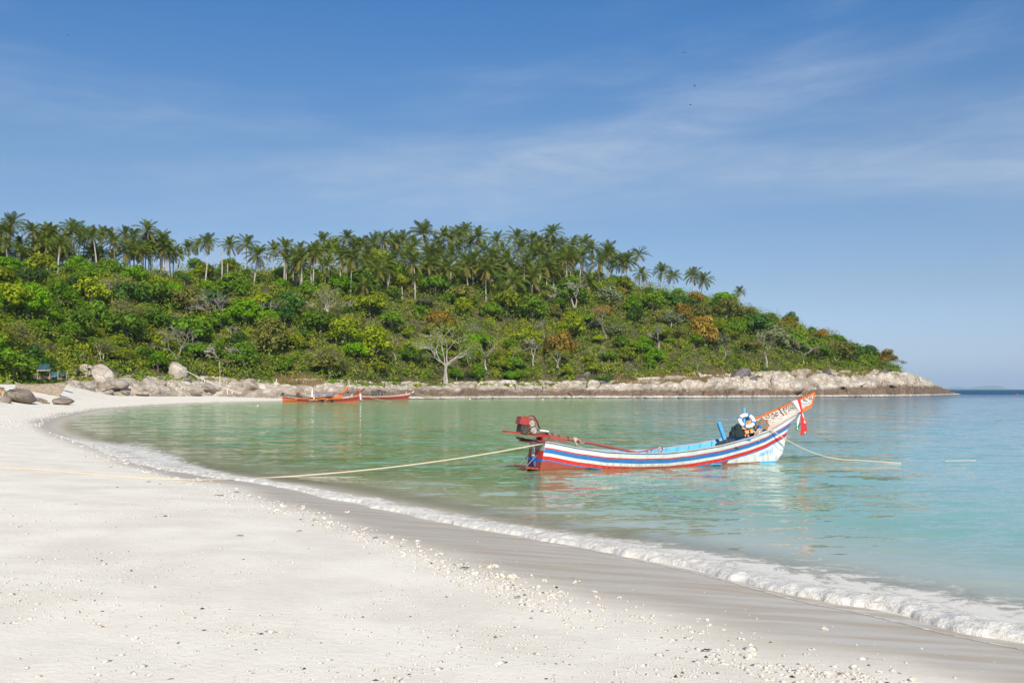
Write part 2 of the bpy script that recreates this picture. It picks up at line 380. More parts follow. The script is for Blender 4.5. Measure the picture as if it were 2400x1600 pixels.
def m_sea():
    t = NT('sea_water'); p = t.pos(); tint = t.attr('tint', 'Color'); alpha = t.attr('cover'); foam = t.attr('foam')
    chop = t.attr('chop')
    sw = t.noise(t.map(p, (.22, 1.0, 1), (0, 0, R(-14))), .85, 3, .5, .4)
    s1 = t.noise(t.map(p, (.50, 1.5, 1), (0, 0, R(6))), 2.3, 4, .55, .5)
    s2 = t.noise(t.map(p, (.7, 1.7, 1), (0, 0, R(-12))), 6.5, 3, .55)
    # slopes of the ripples given straight to the shading normal
    def slope(scale, sc, rot, amp, detail=3):
        m = t.n('TexNoise'); t.L.new(t.map(p, sc, (0, 0, rot)), m.inputs['Vector']); m.inputs['Scale'].default_value = scale; m.inputs['Detail'].default_value = detail; m.inputs['Distortion'].default_value = .4
        v = t.n('VectorMath'); v.operation = 'SUBTRACT'; t.L.new(m.outputs['Color'], v.inputs[0]); v.inputs[1].default_value = (.5, .5, .5)
        w = t.n('VectorMath'); w.operation = 'MULTIPLY'; t.L.new(v.outputs[0], w.inputs[0]); w.inputs[1].default_value = (amp * .55, amp, 0); return w.outputs[0]
    def vadd(a, b):
        v = t.n('VectorMath'); v.operation = 'ADD'; t.L.new(a, v.inputs[0]); t.L.new(b, v.inputs[1]); return v.outputs[0]
    sl_ = vadd(vadd(slope(.55, (.30, 1, 1), R(-14), .26), slope(1.9, (.55, 1.2, 1), R(5), .42)), slope(5.5, (.7, 1.3, 1), R(-10), .26))
    ms = t.n('VectorMath'); ms.operation = 'SCALE'; t.L.new(sl_, ms.inputs[0]); t.L.new(chop, ms.inputs['Scale'])
    nz = t.n('VectorMath'); nz.operation = 'NORMALIZE'; t.L.new(vadd(ms.outputs[0], t.n('NewGeometry').outputs['Normal']), nz.inputs[0]); nrm = nz.outputs[0]
    cl = t.noise(t.map(p, (.35, .8, 1)), .16, 4, .6)
    c = t.mix(t.rng(cl, .42, .66, 0, .45), tint, t.mix(.5, tint, (.115, .21, .085)))
    body = t.bsdf(c, .06, t.attr('gloss'), nrm, 0, None, 1.33)
    dif = t.n('BsdfDiffuse'); t.L.new(c, dif.inputs['Color']); m0 = t.n('MixShader'); t.L.new(t.attr('rough_sea'), m0.inputs[0]); t.L.new(body, m0.inputs[1]); t.L.new(dif.outputs[0], m0.inputs[2]); body = m0.outputs[0]      # steep, unresolved wave faces far out show the water itself
    lace = t.noise(p, 2.6, 7, .72, .8)
    fm = t.math('MULTIPLY', t.rng(t.math('ADD', lace, t.math('MULTIPLY', foam, .62)), .62, .86), t.rng(foam, 0, .06))
    fo = t.bsdf((.66, .635, .57), .8, .1, t.bump(lace, .6, .05))
    mx = t.n('MixShader'); t.L.new(fm, mx.inputs[0]); t.L.new(body, mx.inputs[1]); t.L.new(fo, mx.inputs[2])
    tr = t.n('BsdfTransparent')
    a = t.math('MAXIMUM', alpha, t.math('MULTIPLY', fm, .95))
    m2 = t.n('MixShader'); t.L.new(a, m2.inputs[0]); t.L.new(tr.outputs[0], m2.inputs[1]); t.L.new(mx.outputs[0], m2.inputs[2])
    return t.done(m2.outputs[0])
M_SEA = m_sea()
def m_foam():
    t = NT('wave_foam'); p = t.pos(); n = t.noise(p, 9, 6, .7, .5); n2 = t.noise(p, 30, 4, .6)
    a = t.math('MULTIPLY', t.attr('cover'), 1.0)
    a = t.rng(t.math('ADD', t.math('MULTIPLY', n, 1.25), t.math('MULTIPLY', a, .9)), .70, 1.22)
    c = t.mix(t.rng(n, .35, .7), (.58, .545, .47), (.76, .735, .68))
    b = t.bsdf(c, .7, .15, t.bump(t.math('ADD', n, t.math('MULTIPLY', n2, .4)), .9, .05))
    tr = t.n('BsdfTransparent'); mx = t.n('MixShader'); t.L.new(a, mx.inputs[0]); t.L.new(tr.outputs[0], mx.inputs[1]); t.L.new(b, mx.inputs[2])
    return t.done(mx.outputs[0])
M_FOAM = m_foam()
def m_coral():
    t = NT('coral_rubble'); p = t.pos(); n = t.noise(p, 22, 5, .65); r = t.orand()
    c = t.mix(t.rng(n, .35, .7), (.56, .50, .41), (.80, .76, .68)); c = t.mix(t.rng(r, .8, 1, 0, .35), c, (.50, .40, .28))
    return t.done(t.bsdf(c, .9, .1, t.bump(n, .9, .03)))
M_CORAL = m_coral()

W = {
 'white': m_paint('white_paint', (.78, .77, .74), .45, .40, (.42, .38, .33), 6, .4, .6),
 'red': m_paint('red_paint', (.74, .030, .020), .45, .22, (.72, .50, .42), 6, .4, .4),
 'blue': m_paint('blue_paint', (.035, .19, .52), .45, .34, (.35, .5, .65), 6, .4, .4),
 'light_blue': m_paint('light_blue_paint', (.10, .42, .74), .5, .35, (.5, .6, .66)),
 'antifoul': m_paint('red_brown_bottom_paint', (.36, .07, .045), .6, .3, (.5, .25, .18)),
 'rim': m_paint('weathered_rim_paint', (.48, .44, .41), .6, .4),
 'maroon': m_paint('maroon_boards', (.20, .05, .055), .6, .4, (.4, .25, .2)),
 'pink': m_paint('faded_pink_paint', (.72, .47, .40), .6, .4, (.62, .58, .62), 4),
 'orange': m_paint('orange_paint', (.72, .17, .035), .5, .25, (.75, .45, .3)),
 'engine_red': m_paint('engine_red_paint', (.36, .045, .038), .45, .75, (.10, .05, .04), 9),
 'shaft_red': m_paint('faded_red_pipe', (.36, .085, .07), .5, .5, (.16, .07, .06), 7),
 'stern_white': m_paint('stained_white_paint', (.50, .52, .49), .6, .8, (.10, .08, .06), 7),
}
M_ENGINE = m_plain('oily_engine_iron', (.075, .058, .050), .55, .7, 22, .3, .9, .5)
M_STEEL = m_plain('dull_steel', (.50, .47, .43), .45, .35, 20, .5)
M_RUST = m_plain('rusty_iron', (.30, .12, .05), .7, .6, 25, .2, .8)
M_ROPE = m_plain('pale_rope', (.66, .54, .40), .85, .18, 60, 0, .9)
M_BLACK = m_plain('black_rubber', (.022, .021, .022), .75, .35, 20, 0, .5)
M_TARP = m_plain('dark_grey_cloth', (.050, .047, .050), .85, .5, 14, 0, .8)
M_NET = m_plain('brown_net', (.27, .20, .145), .95, .6, 60, 0, 1.0)
M_NETDARK = m_plain('dark_green_net', (.028, .045, .048), .95, .6, 60, 0, 1.0)
M_JACKET = m_plain('peach_life_jacket', (.80, .36, .14), .8, .15, 12)
M_CLOTHW = m_plain('white_cloth', (.78, .76, .72), .9, .08, 8)
M_CLOTHR = m_plain('red_cloth', (.70, .035, .04), .9, .15, 8)
M_CLOTHG = m_plain('green_cloth', (.015, .24, .11), .9, .15, 8)
M_DRIFT = m_plain('brown_wrack', (.20, .125, .075), .9, .5, 30)
M_WOODOLD = m_plain('driftwood_grey', (.31, .25, .185), .85, .35, 5)
M_BLEACH = m_plain('bleached_wood', (.60, .555, .49), .85, .2, 5)
M_BROWNBOAT = m_paint('dark_red_hull_paint', (.25, .042, .035), .5, .25, (.4, .2, .16), 2)
M_ORANGEHULL = m_paint('orange_red_hull_paint', (.62, .085, .022), .5, .25, (.35, .12, .08), 2)
M_CANBLUE = m_plain('blue_grey_canopy', (.16, .22, .40), .8, .2, 3)
M_CANBLACK = m_plain('black_canopy', (.045, .043, .046), .8, .4, 3)
M_TEAL = m_plain('teal_tarp', (.030, .085, .11), .7, .6, 3)

# ------------------------------------------------------------------ shoreline and ground
def ray(px, py, Y):      # point of the photograph's ray at depth Y
    return np.array([(px - 1200) / FPX * Y, Y, HCAM + (HOR - py) / FPX * Y])
def on_water(px, py):
    return ray(px, py, HCAM * FPX / (py - HOR))[:2]
SHORE_PX = [(2400, 1503), (2295, 1485), (2176, 1458), (2057, 1431), (1938, 1411), (1819, 1384), (1700, 1354), (1559, 1324), (1457, 1301), (1330, 1275), (1255, 1264), (1136, 1243), (1017, 1220), (898, 1193), (793, 1172), (689, 1148), (595, 1131), (506, 1120), (417, 1105), (327, 1090), (268, 1067), (205, 1044), (140, 1024), (100, 1005), (106, 990), (150, 974), (250, 956), (400, 946.5), (520, 942.5), (640, 940), (800, 937), (960, 934.5), (1200, 933), (1600, 932.6), (1900, 930.5), (2120, 927.6)]
near_ext = [(60, -60), (26, -20), (11, 0), (6.6, 6.2)]
SHORE = np.array([*near_ext, *[tuple(on_water(*p)) for p in SHORE_PX], (150, 352), (176, 395), (186, 420), (178, 445), (160, 520), (60, 640), (-300, 800)])
def chaikin(P, n=2):
    for _ in range(n):
        Q = [P[0]]
        for a, b in zip(P[:-1], P[1:]): Q += [a * .75 + b * .25, a * .25 + b * .75]
        P = np.array(Q + [P[-1]])
    return P
SHORE = chaikin(SHORE, 1)
LAND = np.vstack([SHORE, [(-900, 700), (-900, -200), (60, -200)]])
def shore_dist(x, y):
    """signed distance to the waterline, positive on land"""
    x = np.asarray(x, float); y = np.asarray(y, float); shp = x.shape; x = x.ravel(); y = y.ravel()
    d2 = np.full(x.shape, 1e12)
    for a, b in zip(SHORE[:-1], SHORE[1:]):
        ab = b - a; L = ab @ ab
        t = np.clip(((x - a[0]) * ab[0] + (y - a[1]) * ab[1]) / L, 0, 1)
        d2 = np.minimum(d2, (x - a[0] - t * ab[0]) ** 2 + (y - a[1] - t * ab[1]) ** 2)
    ins = np.zeros(x.shape, bool); n = len(LAND)
    for i in range(n):
        a = LAND[i]; b = LAND[(i + 1) % n]
        if a[1] == b[1]: continue
        c = ((a[1] > y) != (b[1] > y)) & (x < (b[0] - a[0]) * (y - a[1]) / (b[1] - a[1]) + a[0]); ins ^= c
    return (np.sqrt(d2) * np.where(ins, 1, -1)).reshape(shp)
def sand_z_d(d, x, y):
    d = np.asarray(d, float)
    z = np.where(d > 0, .95 * (1 - np.exp(-np.clip(d, 0, None) / 10)) + .03 * np.clip(d - 14, 0, 40), .085 * d)
    px = np.where(y > 20, x / np.maximum(y, 20) * FPX + 1200, 2000)
    z = z + .16 * np.clip(d - 8, 0, 12) * sstep(290, 130, px)          # steeper berm at the back of the bay's corner
    z = np.maximum(z, -6)
    return z + (fbm(x * .35, y * .35, 3, 5) - .5) * .07 * sstep(.3, 4, d) + (fbm(x * 1.6, y * 1.6, 3, 9) - .5) * .022 * sstep(.8, 4, d)
def sand_z(x, y):
    x = np.asarray(x, float); y = np.asarray(y, float); return sand_z_d(shore_dist(x, y), x, y)
def on_sand(px, py):
    """where the photograph's ray meets the beach"""
    Y = np.geomspace(4, 420, 900); x = (px - 1200) / FPX * Y; z = HCAM + (HOR - py) / FPX * Y
    h = z - sand_z(x, Y); i = int(np.argmax(h < 0)) or len(Y) - 1
    t = h[i - 1] / (h[i - 1] - h[i]) if h[i - 1] != h[i] else 0
    y = Y[i - 1] + t * (Y[i] - Y[i - 1]); x = (px - 1200) / FPX * y
    return np.array([x, y, float(sand_z(np.array([x]), np.array([y]))[0])])

def tide_px(px): return np.interp(px, [60, 95, 200, 330, 450, 560, 700, 850, 1000, 1100, 1200, 1400, 1550, 1700, 1850, 2100, 2400], [990, 1008, 1055, 1100, 1135, 1160, 1200, 1255, 1312, 1355, 1385, 1440, 1475, 1525, 1560, 1590, 1610])
TPX = np.array([100, 200, 330, 450, 560, 700, 850, 1000, 1200, 1400, 1550, 1700, 1850, 2100])
_tp = np.array([on_sand(p, float(tide_px(p))) for p in TPX]); TD = shore_dist(_tp[:, 0], _tp[:, 1])
def tide_d(X, Y):
    px = np.where(Y > 2, X / np.maximum(Y, 2) * FPX + 1200, 2200); return np.interp(px, TPX, TD)
def build_beach():
    # fan of rows around the viewpoint, finer near it
    Y = np.concatenate([np.linspace(-14, 3.5, 14), np.geomspace(4, 330, 300)])
    u = np.linspace(-1, 1, 330)
    half = 9 + np.abs(Y) * .72
    X = half[:, None] * u[None, :] - .06 * np.clip(Y, 0, None)[:, None]; YY = np.repeat(Y[:, None], len(u), 1)
    d = shore_dist(X, YY); Z = sand_z_d(d, X, YY)
    me = gridmesh('beach', np.dstack([X, YY, Z]), M_SAND, True)
    edge = tide_d(X, YY) - .25 + (fbm(X * .22, YY * .22, 3, 21) - .5) * 1.6
    edge = np.where((YY > 58) | (X < -29), np.clip(1.0 + (fbm(X * .1, YY * .1, 2, 3) - .5) * 1.5, .4, None), np.maximum(edge, .5))
    wet = sstep(edge + .6, edge - .9, d) * (1 - .55 * sstep(-.1, -.9, d))
    a = me.attributes.new('wet', 'FLOAT', 'POINT'); a.data.foreach_set('value', wet.ravel().astype(np.float32))
    tag(link('beach', me), 'pale coral sand beach curving round the bay', kind='structure')
build_beach()

def build_sea():
    Y = np.concatenate([np.linspace(-40, 4, 18), np.geomspace(5, 60, 300), np.geomspace(61, 500, 150), np.geomspace(520, 30000, 40)])
    u = np.linspace(-1, 1, 420); u = np.sign(u) * np.abs(u) ** 1.15
    half = 14 + np.clip(Y, 0, None) * .78
    X = half[:, None] * u[None, :]; YY = np.repeat(Y[:, None], len(u), 1)
    d = -shore_dist(X, YY)                        # positive offshore
    near = sstep(130, 30, YY)
    Z = (.020 * np.sin((d * .75 + fbm(X * .12, YY * .12, 2, 3) * 5)) * sstep(1.5, 9, d) * sstep(-4, 6, X - .02 * YY) + (fbm(X * .5, YY * 1.0, 3, 31) - .5) * .035 * sstep(.5, 4, d)) * near
    Z = Z - .004 * sstep(2, 0, d)
    me = gridmesh('sea', np.dstack([X, YY, Z]), M_SEA, True)
    side = sstep(-5, 12, X - .10 * YY)                  # bay on the left, open water on the right
    deep = sstep(45, 330, YY) * sstep(.5, 1, sstep(-10, 40, X - .16 * YY)) 
    deep = np.maximum(deep, sstep(380, 900, YY))
    def col(c): return np.array(c)[None, None, :]
    green = col((.185, .370, .165)) + (fbm(X * .05, YY * .02, 3, 8)[..., None] - .5) * col((.06, .04, .02))
    turq = col((.205, .415, .375)); blue = col((.022, .090, .190)); sandy = col((.60, .560, .440)); mid = col((.125, .300, .300))
    c = green * (1 - side[..., None]) + turq * side[..., None]
    md = sstep(18, 80, YY) * side; c = c * (1 - md[..., None]) + mid * md[..., None]
    c = c * (1 - deep[..., None]) + blue * deep[..., None]
    sh = (sstep(6.5, .3, d) * np.where(YY > 60, .75, .9))[..., None]; c = c * (1 - sh) + sandy * sh
    rgba = np.concatenate([c, np.ones_like(c[..., :1])], -1).astype(np.float32)
    at = me.attributes.new('tint', 'FLOAT_COLOR', 'POINT'); at.data.foreach_set('color', rgba.ravel())
    def put(n, v):
        q = me.attributes.new(n, 'FLOAT', 'POINT'); q.data.foreach_set('value', v.ravel().astype(np.float32))
    put('cover', sstep(-.1, 2.6, d) * .88 + .12 * sstep(2, 8, d))
    put('gloss', .46 - .12 * sstep(40, 160, YY) - .345 * sstep(130, 480, YY) * np.maximum(deep, .45))
    put('rough_sea', .80 * sstep(150, 560, YY) * np.maximum(deep, .3) + .18 * (1 - side) * sstep(30, 80, YY))
    put('chop', .22 + .98 * sstep(.3, 8, d) + .5 * sstep(30, 90, YY) + 1.2 * sstep(110, 420, YY) + 1.5 * sstep(400, 1500, YY))
    # lace of foam behind the breaking edge; px of the shoreline point decides how wide it spreads
    px = X / np.maximum(YY, 1) * FPX + 1200
    wid = np.interp(px, [150, 205, 268, 327, 417, 506, 595, 700, 1000, 1255, 1700, 1938, 2400], [.3, 1.0, 2.0, 3.2, 2.8, 1.6, .9, .9, 1.2, 1.3, 2.0, 2.4, 2.4]) * (YY < 55) * (YY > 1)
    fo = np.clip(1 - d / np.maximum(wid, .05), 0, 1) * (d > -.3)
    put('foam', fo * (YY < 52))
    tag(link('sea', me), 'green to turquoise sea water of the bay', kind='structure')
build_sea()

def shore_frame(lo, hi, n):
    """points along the waterline between two px columns of the near shore, with seaward normals"""
    P = chaikin(np.array([tuple(on_water(*p)) for p in [(2620, 1545), *SHORE_PX[:23]]]), 2)
    px = P[:, 0] / P[:, 1] * FPX + 1200; keep = (px > lo) & (px < hi); P = P[keep]
    s = np.concatenate([[0], np.cumsum(np.hypot(*np.diff(P, axis=0).T))]); t = np.linspace(0, s[-1], n)
    Q = np.stack([np.interp(t, s, P[:, 0]), np.interp(t, s, P[:, 1])], 1)
    T = np.gradient(Q, axis=0); T /= np.linalg.norm(T, axis=1)[:, None]
    return Q, np.stack([T[:, 1], -T[:, 0]], 1) * 1.0, t
def build_foam():
    Q, Nn, t = shore_frame(190, 2640, 1500)
    if shore_dist(Q[700:701, 0] + Nn[700, 0], Q[700:701, 1] + Nn[700, 1])[0] > 0: Nn = -Nn
    m = 22; w = np.linspace(-.12, 1, m)
    wid = .42 + .40 * fbm(t * .35, t * 0, 3, 4); px = Q[:, 0] / Q[:, 1] * FPX + 1200
    wid *= np.interp(px, [200, 330, 500, 600, 750, 2000, 2400], [1.5, 1.7, 1.0, .7, 1, 1.15, 1.2])
    hgt = np.interp(px, [200, 330, 500, 620, 800, 1500, 2200], [.03, .03, .025, .025, .045, .06, .075]) * (.6 + .8 * fbm(t * .8, t * 0 + 3, 3, 6))
    off = (fbm(t * .9, t * 0 + 7, 3, 12) - .5) * .5 + (fbm(t * 6, t * 0 + 2, 3, 15) - .5) * .10 + .06
    WW = off[:, None] + wid[:, None] * w[None, :]
    X = Q[:, 0, None] + Nn[:, 0, None] * WW; Y = Q[:, 1, None] + Nn[:, 1, None] * WW
    prof = np.sin(np.clip((w + .12) / 1.12, 0, 1) ** .6 * math.pi)
    Z = hgt[:, None] * prof[None, :] + (fbm(X * 5, Y * 5, 4, 2) - .45) * .085 * prof[None, :] + np.maximum(0, .004) + .012
    G = sand_z(X, Y); Z = np.maximum(Z, np.maximum(G, -.004) + .004); Z[:, 0] = np.minimum(Z[:, 0], np.maximum(G[:, 0], -.004) - .01)
    me = gridmesh('wave_foam', np.dstack([X, Y, Z]), M_FOAM, True)
    cov = np.repeat(np.where(w < .18, .74, .74 * np.clip(1 - (w - .22) / .78, 0, 1) ** .8)[None, :], len(t), 0)
    cov = cov * np.interp(px, [190, 240, 560, 640], [.45, .8, .75, 1])[:, None]
    a = me.attributes.new('cover', 'FLOAT', 'POINT'); a.data.foreach_set('value', cov.ravel().astype(np.float32))
    tag(link('wave_foam', me), 'white foam of the small wave breaking along the sand', kind='stuff')
    # thin edge of the last wash, higher up the sand
    Q, Nn2, t = shore_frame(1250, 2640, 700)
    if shore_dist(Q[300:301, 0] + Nn2[300, 0], Q[300:301, 1] + Nn2[300, 1])[0] > 0: Nn2 = -Nn2
    px = Q[:, 0] / Q[:, 1] * FPX + 1200
    off = -(.12 + np.interp(px, [1250, 1700, 1900, 2400], [.0, .02, .16, .34])) + (fbm(t * .5, t * 0, 3, 44) - .5) * .16
    w = np.linspace(-.03, .05, 5); WW = off[:, None] + w[None, :]
    X = Q[:, 0, None] + Nn2[:, 0, None] * WW; Y = Q[:, 1, None] + Nn2[:, 1, None] * WW
    Z = sand_z(X, Y) + .003 + .004 * np.sin(np.linspace(0, math.pi, 5))[None, :] * (.4 + fbm(t * 6, t * 0, 2, 3))[:, None]
    me = gridmesh('wash_line', np.dstack([X, Y, Z]), M_FOAM, True)
    a = me.attributes.new('cover', 'FLOAT', 'POINT'); a.data.foreach_set('value', np.repeat((np.array([.2, .5, .62, .5, .2]))[None, :], len(t), 0).ravel().astype(np.float32))
    tag(link('wash_line', me), 'thin foam line left by the last wash on the wet sand', kind='stuff')
build_foam()

# ------------------------------------------------------------------ headland
PXT = [-900, 0, 100, 200, 300, 400, 500, 640, 800, 960, 1200, 1600, 1900, 2120, 2180, 2215, 2245]
YF = [95, 138, 152, 172, 182, 192, 203, 203, 213, 233, 252, 258, 288, 318, 342, 378, 400]
def foot(px): return np.interp(px, PXT, YF)
def rock_h(px): return np.interp(px, [-900, 0, 150, 220, 300, 400, 500, 640, 800, 1000, 1200, 1400, 1600, 1700, 1800, 1900, 2000, 2060, 2110, 2160, 2200, 2235, 2260], [.4, .8, 2.0, 2.6, 2.9, 2.8, 2.8, 2.4, 3.1, 3.0, 3.1, 3.3, 4.2, 5.2, 6.2, 6.8, 6.8, 7.2, 7.4, 6.2, 3.4, .6, -.3])
def rock_w(px): return np.interp(px, [-900, 150, 640, 1400, 1800, 2060, 2160, 2240], [6, 11, 11, 12, 16, 18, 14, 8])
def ridge_d(px): return np.interp(px, [-900, 0, 400, 640, 1000, 1300, 1500, 1700, 1900, 2050, 2110, 2160, 2200, 2260], [80, 84, 88, 98, 95, 94, 86, 76, 62, 42, 30, 24, 16, 9])
def ridge_py(px): return np.interp(px, [-900, 0, 200, 400, 520, 700, 900, 1150, 1300, 1400, 1500, 1600, 1700, 1800, 1900, 2000, 2050, 2085, 2110, 2150, 2200, 2240, 2260], [640, 642, 645, 645, 634, 640, 632, 622, 630, 650, 676, 692, 714, 740, 778, 816, 834, 862, 880, 891, 905, 919, 925])
def ground_z(px, Y):
    px = np.asarray(px, float); Y = np.asarray(Y, float)
    d = Y - foot(px); base = np.interp(px, [300, 640, 900], [1.3, .9, .0]); rh = rock_h(px); rw = rock_w(px); rd = ridge_d(px)
    zr = HCAM + (HOR - ridge_py(px)) / FPX * (foot(px) + rd)
    t1 = np.clip(d / rw, 0, 1); z1 = base - .6 + (rh + .6) * (1 - (1 - t1) ** 1.9)
    t2 = np.clip((d - rw) / np.maximum(rd - rw, 4), 0, 1)
    z2 = (np.maximum(zr - base - rh, 0)) * (np.sin(t2 * math.pi / 2) * .55 + t2 * .45)
    z = z1 + z2
    back = np.clip(d - rd, 0, None); z = np.where(d > rd, z - .06 * back - .0022 * back ** 2, z)
    z = np.where(d < 0, base - .6 + d * .35, z)
    return np.maximum(z, -8)
def hill_at(px, py, dmin=2):
    """first point of the headland along a photograph ray; beyond the ridge if the ray passes over it"""
    f = float(foot(px)); Y = np.linspace(f + dmin, f + float(ridge_d(px)) + 6, 260)
    h = HCAM + (HOR - py) / FPX * Y - ground_z(np.full(Y.shape, px), Y)
    i = int(np.argmax(h < 0)) if (h < 0).any() else len(Y) - 1
    y = Y[i]; return np.array([(px - 1200) / FPX * y, y, float(ground_z(px, y))])

def build_headland():
    px = np.concatenate([np.arange(-900, 100, 14), np.arange(100, 2262, 5.0)])
    f = foot(px); rw = rock_w(px); rd = ridge_d(px)
    k = np.concatenate([np.linspace(0, 1, 10)])
    rows = [f + rw * .55 + t * (rd - rw * .55) for t in np.linspace(0, 1, 34)] + [f + rd + b for b in (4, 10, 20, 40, 70, 110)]
    Y = np.array(rows); PX = np.repeat(px[None, :], len(rows), 0)
    Z = ground_z(PX, Y) - .35 + (fbm(PX * .03, Y * .12, 3, 2) - .5) * 1.2
    me = gridmesh('hillside', np.dstack([(PX - 1200) / FPX * Y, Y, Z]), M_HILL, True)
    tag(link('hillside', me), 'soil of the wooded headland', kind='structure')
    # the bare rock along the water, in blocks with open joints
    px = np.arange(70, 2262, 1.9); f = foot(px); rw = rock_w(px) * 1.12
    n = 46; T = np.linspace(-.16, 1, n)
    Y = f[None, :] + T[:, None] * rw[None, :]; PX = np.repeat(px[None, :], n, 0)
    X = (PX - 1200) / FPX * Y; Z = ground_z(PX, Y)
    S = np.cumsum(np.concatenate([[0], np.hypot(np.diff((px - 1200) / FPX * f), np.diff(f))]))[None, :] + 0 * Z
    V = Y - f[None, :]
    wob = (fbm(S * .12, V * .2, 3, 17) - .5) * 5
    f1, f2, h1 = cells((S * .8 + V * .6 + wob) / 8.5, (V * .8 - S * .25 + wob) / 6.5, 3)
    g1, g2, h2 = cells((S + wob) / 3.3, (V * 1.2 - S * .4) / 2.6, 40)
    e1, e2, h3 = cells(S / 1.0, V / .9, 80)
    rub = sstep(.50, .64, fbm(S * .035, V * .05, 3, 91))           # stretches of rubble, stretches of smooth slab
    dome = np.sqrt(np.clip(1 - (f1 / .85) ** 2, 0, 1))
    amp = np.interp(px, [120, 640, 1500, 1750, 2150, 2240], [.5, .8, .95, 1.35, 1.1, .4])[None, :]
    D = (1.35 * dome * (.4 + h1) - 1.0 * sstep(.15, .0, f2 - f1)) + (h2 - .4) * (.20 + .75 * rub) - .5 * sstep(.15, 0, g2 - g1) + (h3 - .5) * (.10 + .30 * rub) + (fbm(S * .6, V * .6, 4, 3) - .5) * .32
    D = D * amp * np.clip(T + .30, 0, .45)[:, None] / .45
    Z2 = Z + D * .5; Y2 = Y - D * .6 + (fbm(S * .09, S * 0, 4, 61) - .5) * 5.0 * (1 - np.clip(T, 0, 1))[:, None]
    # low apron of slabs at the waterline
    Z2 = np.where(T[:, None] < .06, np.minimum(Z2, .45 + .7 * h3 + (fbm(S * .2, S * 0 + 4, 3, 62) - .5) * 1.0 + np.interp(px, [120, 560, 700], [1.2, 1.0, 0])[None, :]), Z2)
    Z2 = Z2 - 3.0 * sstep(165, 80, px)[None, :]
    me = gridmesh('rocky_shore', np.dstack([(PX - 1200) / FPX * Y2, Y2, Z2]), M_ROCK, False)
    tag(link('rocky_shore', me), 'pale cracked rock rim of the headland with a brown tide band', kind='structure')
build_headland()

# far island and haze
def build_island():
    px = np.linspace(2225, 2380, 60); Y0 = 20000
    top = np.interp(px, [2225, 2236, 2248, 2262, 2274, 2284, 2305, 2325, 2346, 2356, 2368, 2380], [0, 1.5, 5, 6.5, 4, 3.2, 6.5, 8.2, 9.2, 8.4, 3.5, 0]) * Y0 / FPX
    P = []
    for k, q in ((0, -.02), (.05, .3), (.12, .62), (.2, .86), (.3, 1), (.45, .85), (.7, .3), (.8, -.02)):
        z = top * q * (1 + .1 * (fbm(px * .2, px * 0 + k * 9, 3, 3) - .5)) - (8 if q < 0 else 0)
        P.append(np.stack([(px - 1200) / FPX * Y0, np.full(px.shape, Y0 + k * 900), z], 1))
    me = gridmesh('distant_island', np.array(P), LEAF['dark green'], True)
    tag(link('distant_island', me), 'low distant island on the horizon, blue with haze', 'island', kind='structure')
build_island()
HAZE_DENSITY = 7e-5
def build_haze():
    t = NT('haze_air'); v = t.n('VolumePrincipled'); v.inputs['Color'].default_value = (.62, .80, 1, 1); v.inputs['Density'].default_value = HAZE_DENSITY; v.inputs['Anisotropy'].default_value = -.05
    t.L.new(v.outputs[0], t.out.inputs['Volume'])
    b = MB().box((0, 12300, 120), (30000, 25400, 270))
    o = b.obj('haze', t.mat); tag(o, 'thin sea haze', kind='stuff')
if HAZE_DENSITY: build_haze()

# ------------------------------------------------------------------ foliage builders
def leaf_quads(C, Nn, S, asp=.5):
    n = len(C); Nn = Nn / np.maximum(np.linalg.norm(Nn, axis=1), 1e-6)[:, None]
    r = rng.normal(size=(n, 3)); t = r - (r * Nn).sum(1)[:, None] * Nn; t /= np.linalg.norm(t, axis=1)[:, None]
    b = np.cross(Nn, t); s = S[:, None]
    V = np.stack([C + t * s, C + b * s * asp + Nn * s * .15, C - t * s, C - b * s * asp + Nn * s * .15], 1).reshape(-1, 3)
    return V, np.arange(n * 4).reshape(n, 4)
def lobe_leaves(lobes, per, size, jit=.48):
    """lobes: (x, y, z, rx, ry, rz); leaves lie near the lobe surfaces, more on the upper side"""
    C = []; Nn = []
    for (x, y, z, rx, ry, rz) in lobes:
        d = rng.normal(size=(per, 3)); d[:, 2] = d[:, 2] * .9 + .35; d /= np.linalg.norm(d, axis=1)[:, None]
        r = (1 - np.abs(rng.normal(0, .16, per)))[:, None] * (1 + .18 * np.sin(d[:, :1] * 5 + x) * np.sin(d[:, 1:2] * 6 + y))
        C.append(np.array([x, y, z]) + d * r * np.array([rx, ry, rz]))
        Nn.append(d / np.array([rx, ry, rz]) * rx + rng.normal(0, jit, (per, 3)) + np.array([0, 0, .45]))
    C = np.vstack(C); Nn = np.vstack(Nn)
    return leaf_quads(C, Nn, size * rng.uniform(.6, 1.35, len(C)))
def tree_proto(i):
    """crown of unit radius about 1 (x, y), its base at z=0, and a trunk with limbs"""
    n = rng.randint(8, 15); lobes = []
    flat = rng.uniform(.55, 1.0); a0 = rng.uniform(0, 6.28)
    for k in range(n):
        a = a0 + k * 2.4; rr = .66 * math.sqrt((k + .4) / n); r = rng.uniform(.24, .46) * (1.15 - .45 * rr)
        z = .38 + flat * (.75 * (1 - (rr / .75) ** 2) + rng.uniform(-.18, .18))
        lobes.append((rr * math.cos(a) * rng.uniform(.8, 1.2), rr * math.sin(a) * rng.uniform(.8, 1.2), z, r, r, r * rng.uniform(.62, .9)))
    V, F = lobe_leaves(lobes, 150, .078)
    b = MB(); b.tube([(0, 0, -.5), (.03, .02, .1), (.0, -.03, .5), (.02, .0, .8)], [.065, .05, .04, .02], 6)
    for l in lobes[::2]: b.tube([(0, 0, .25), (l[0] * .5, l[1] * .5, .28 + l[2] * .35), (l[0], l[1], l[2])], [.03, .02, .007], 4, False)
    return V, F, b
TREES = []
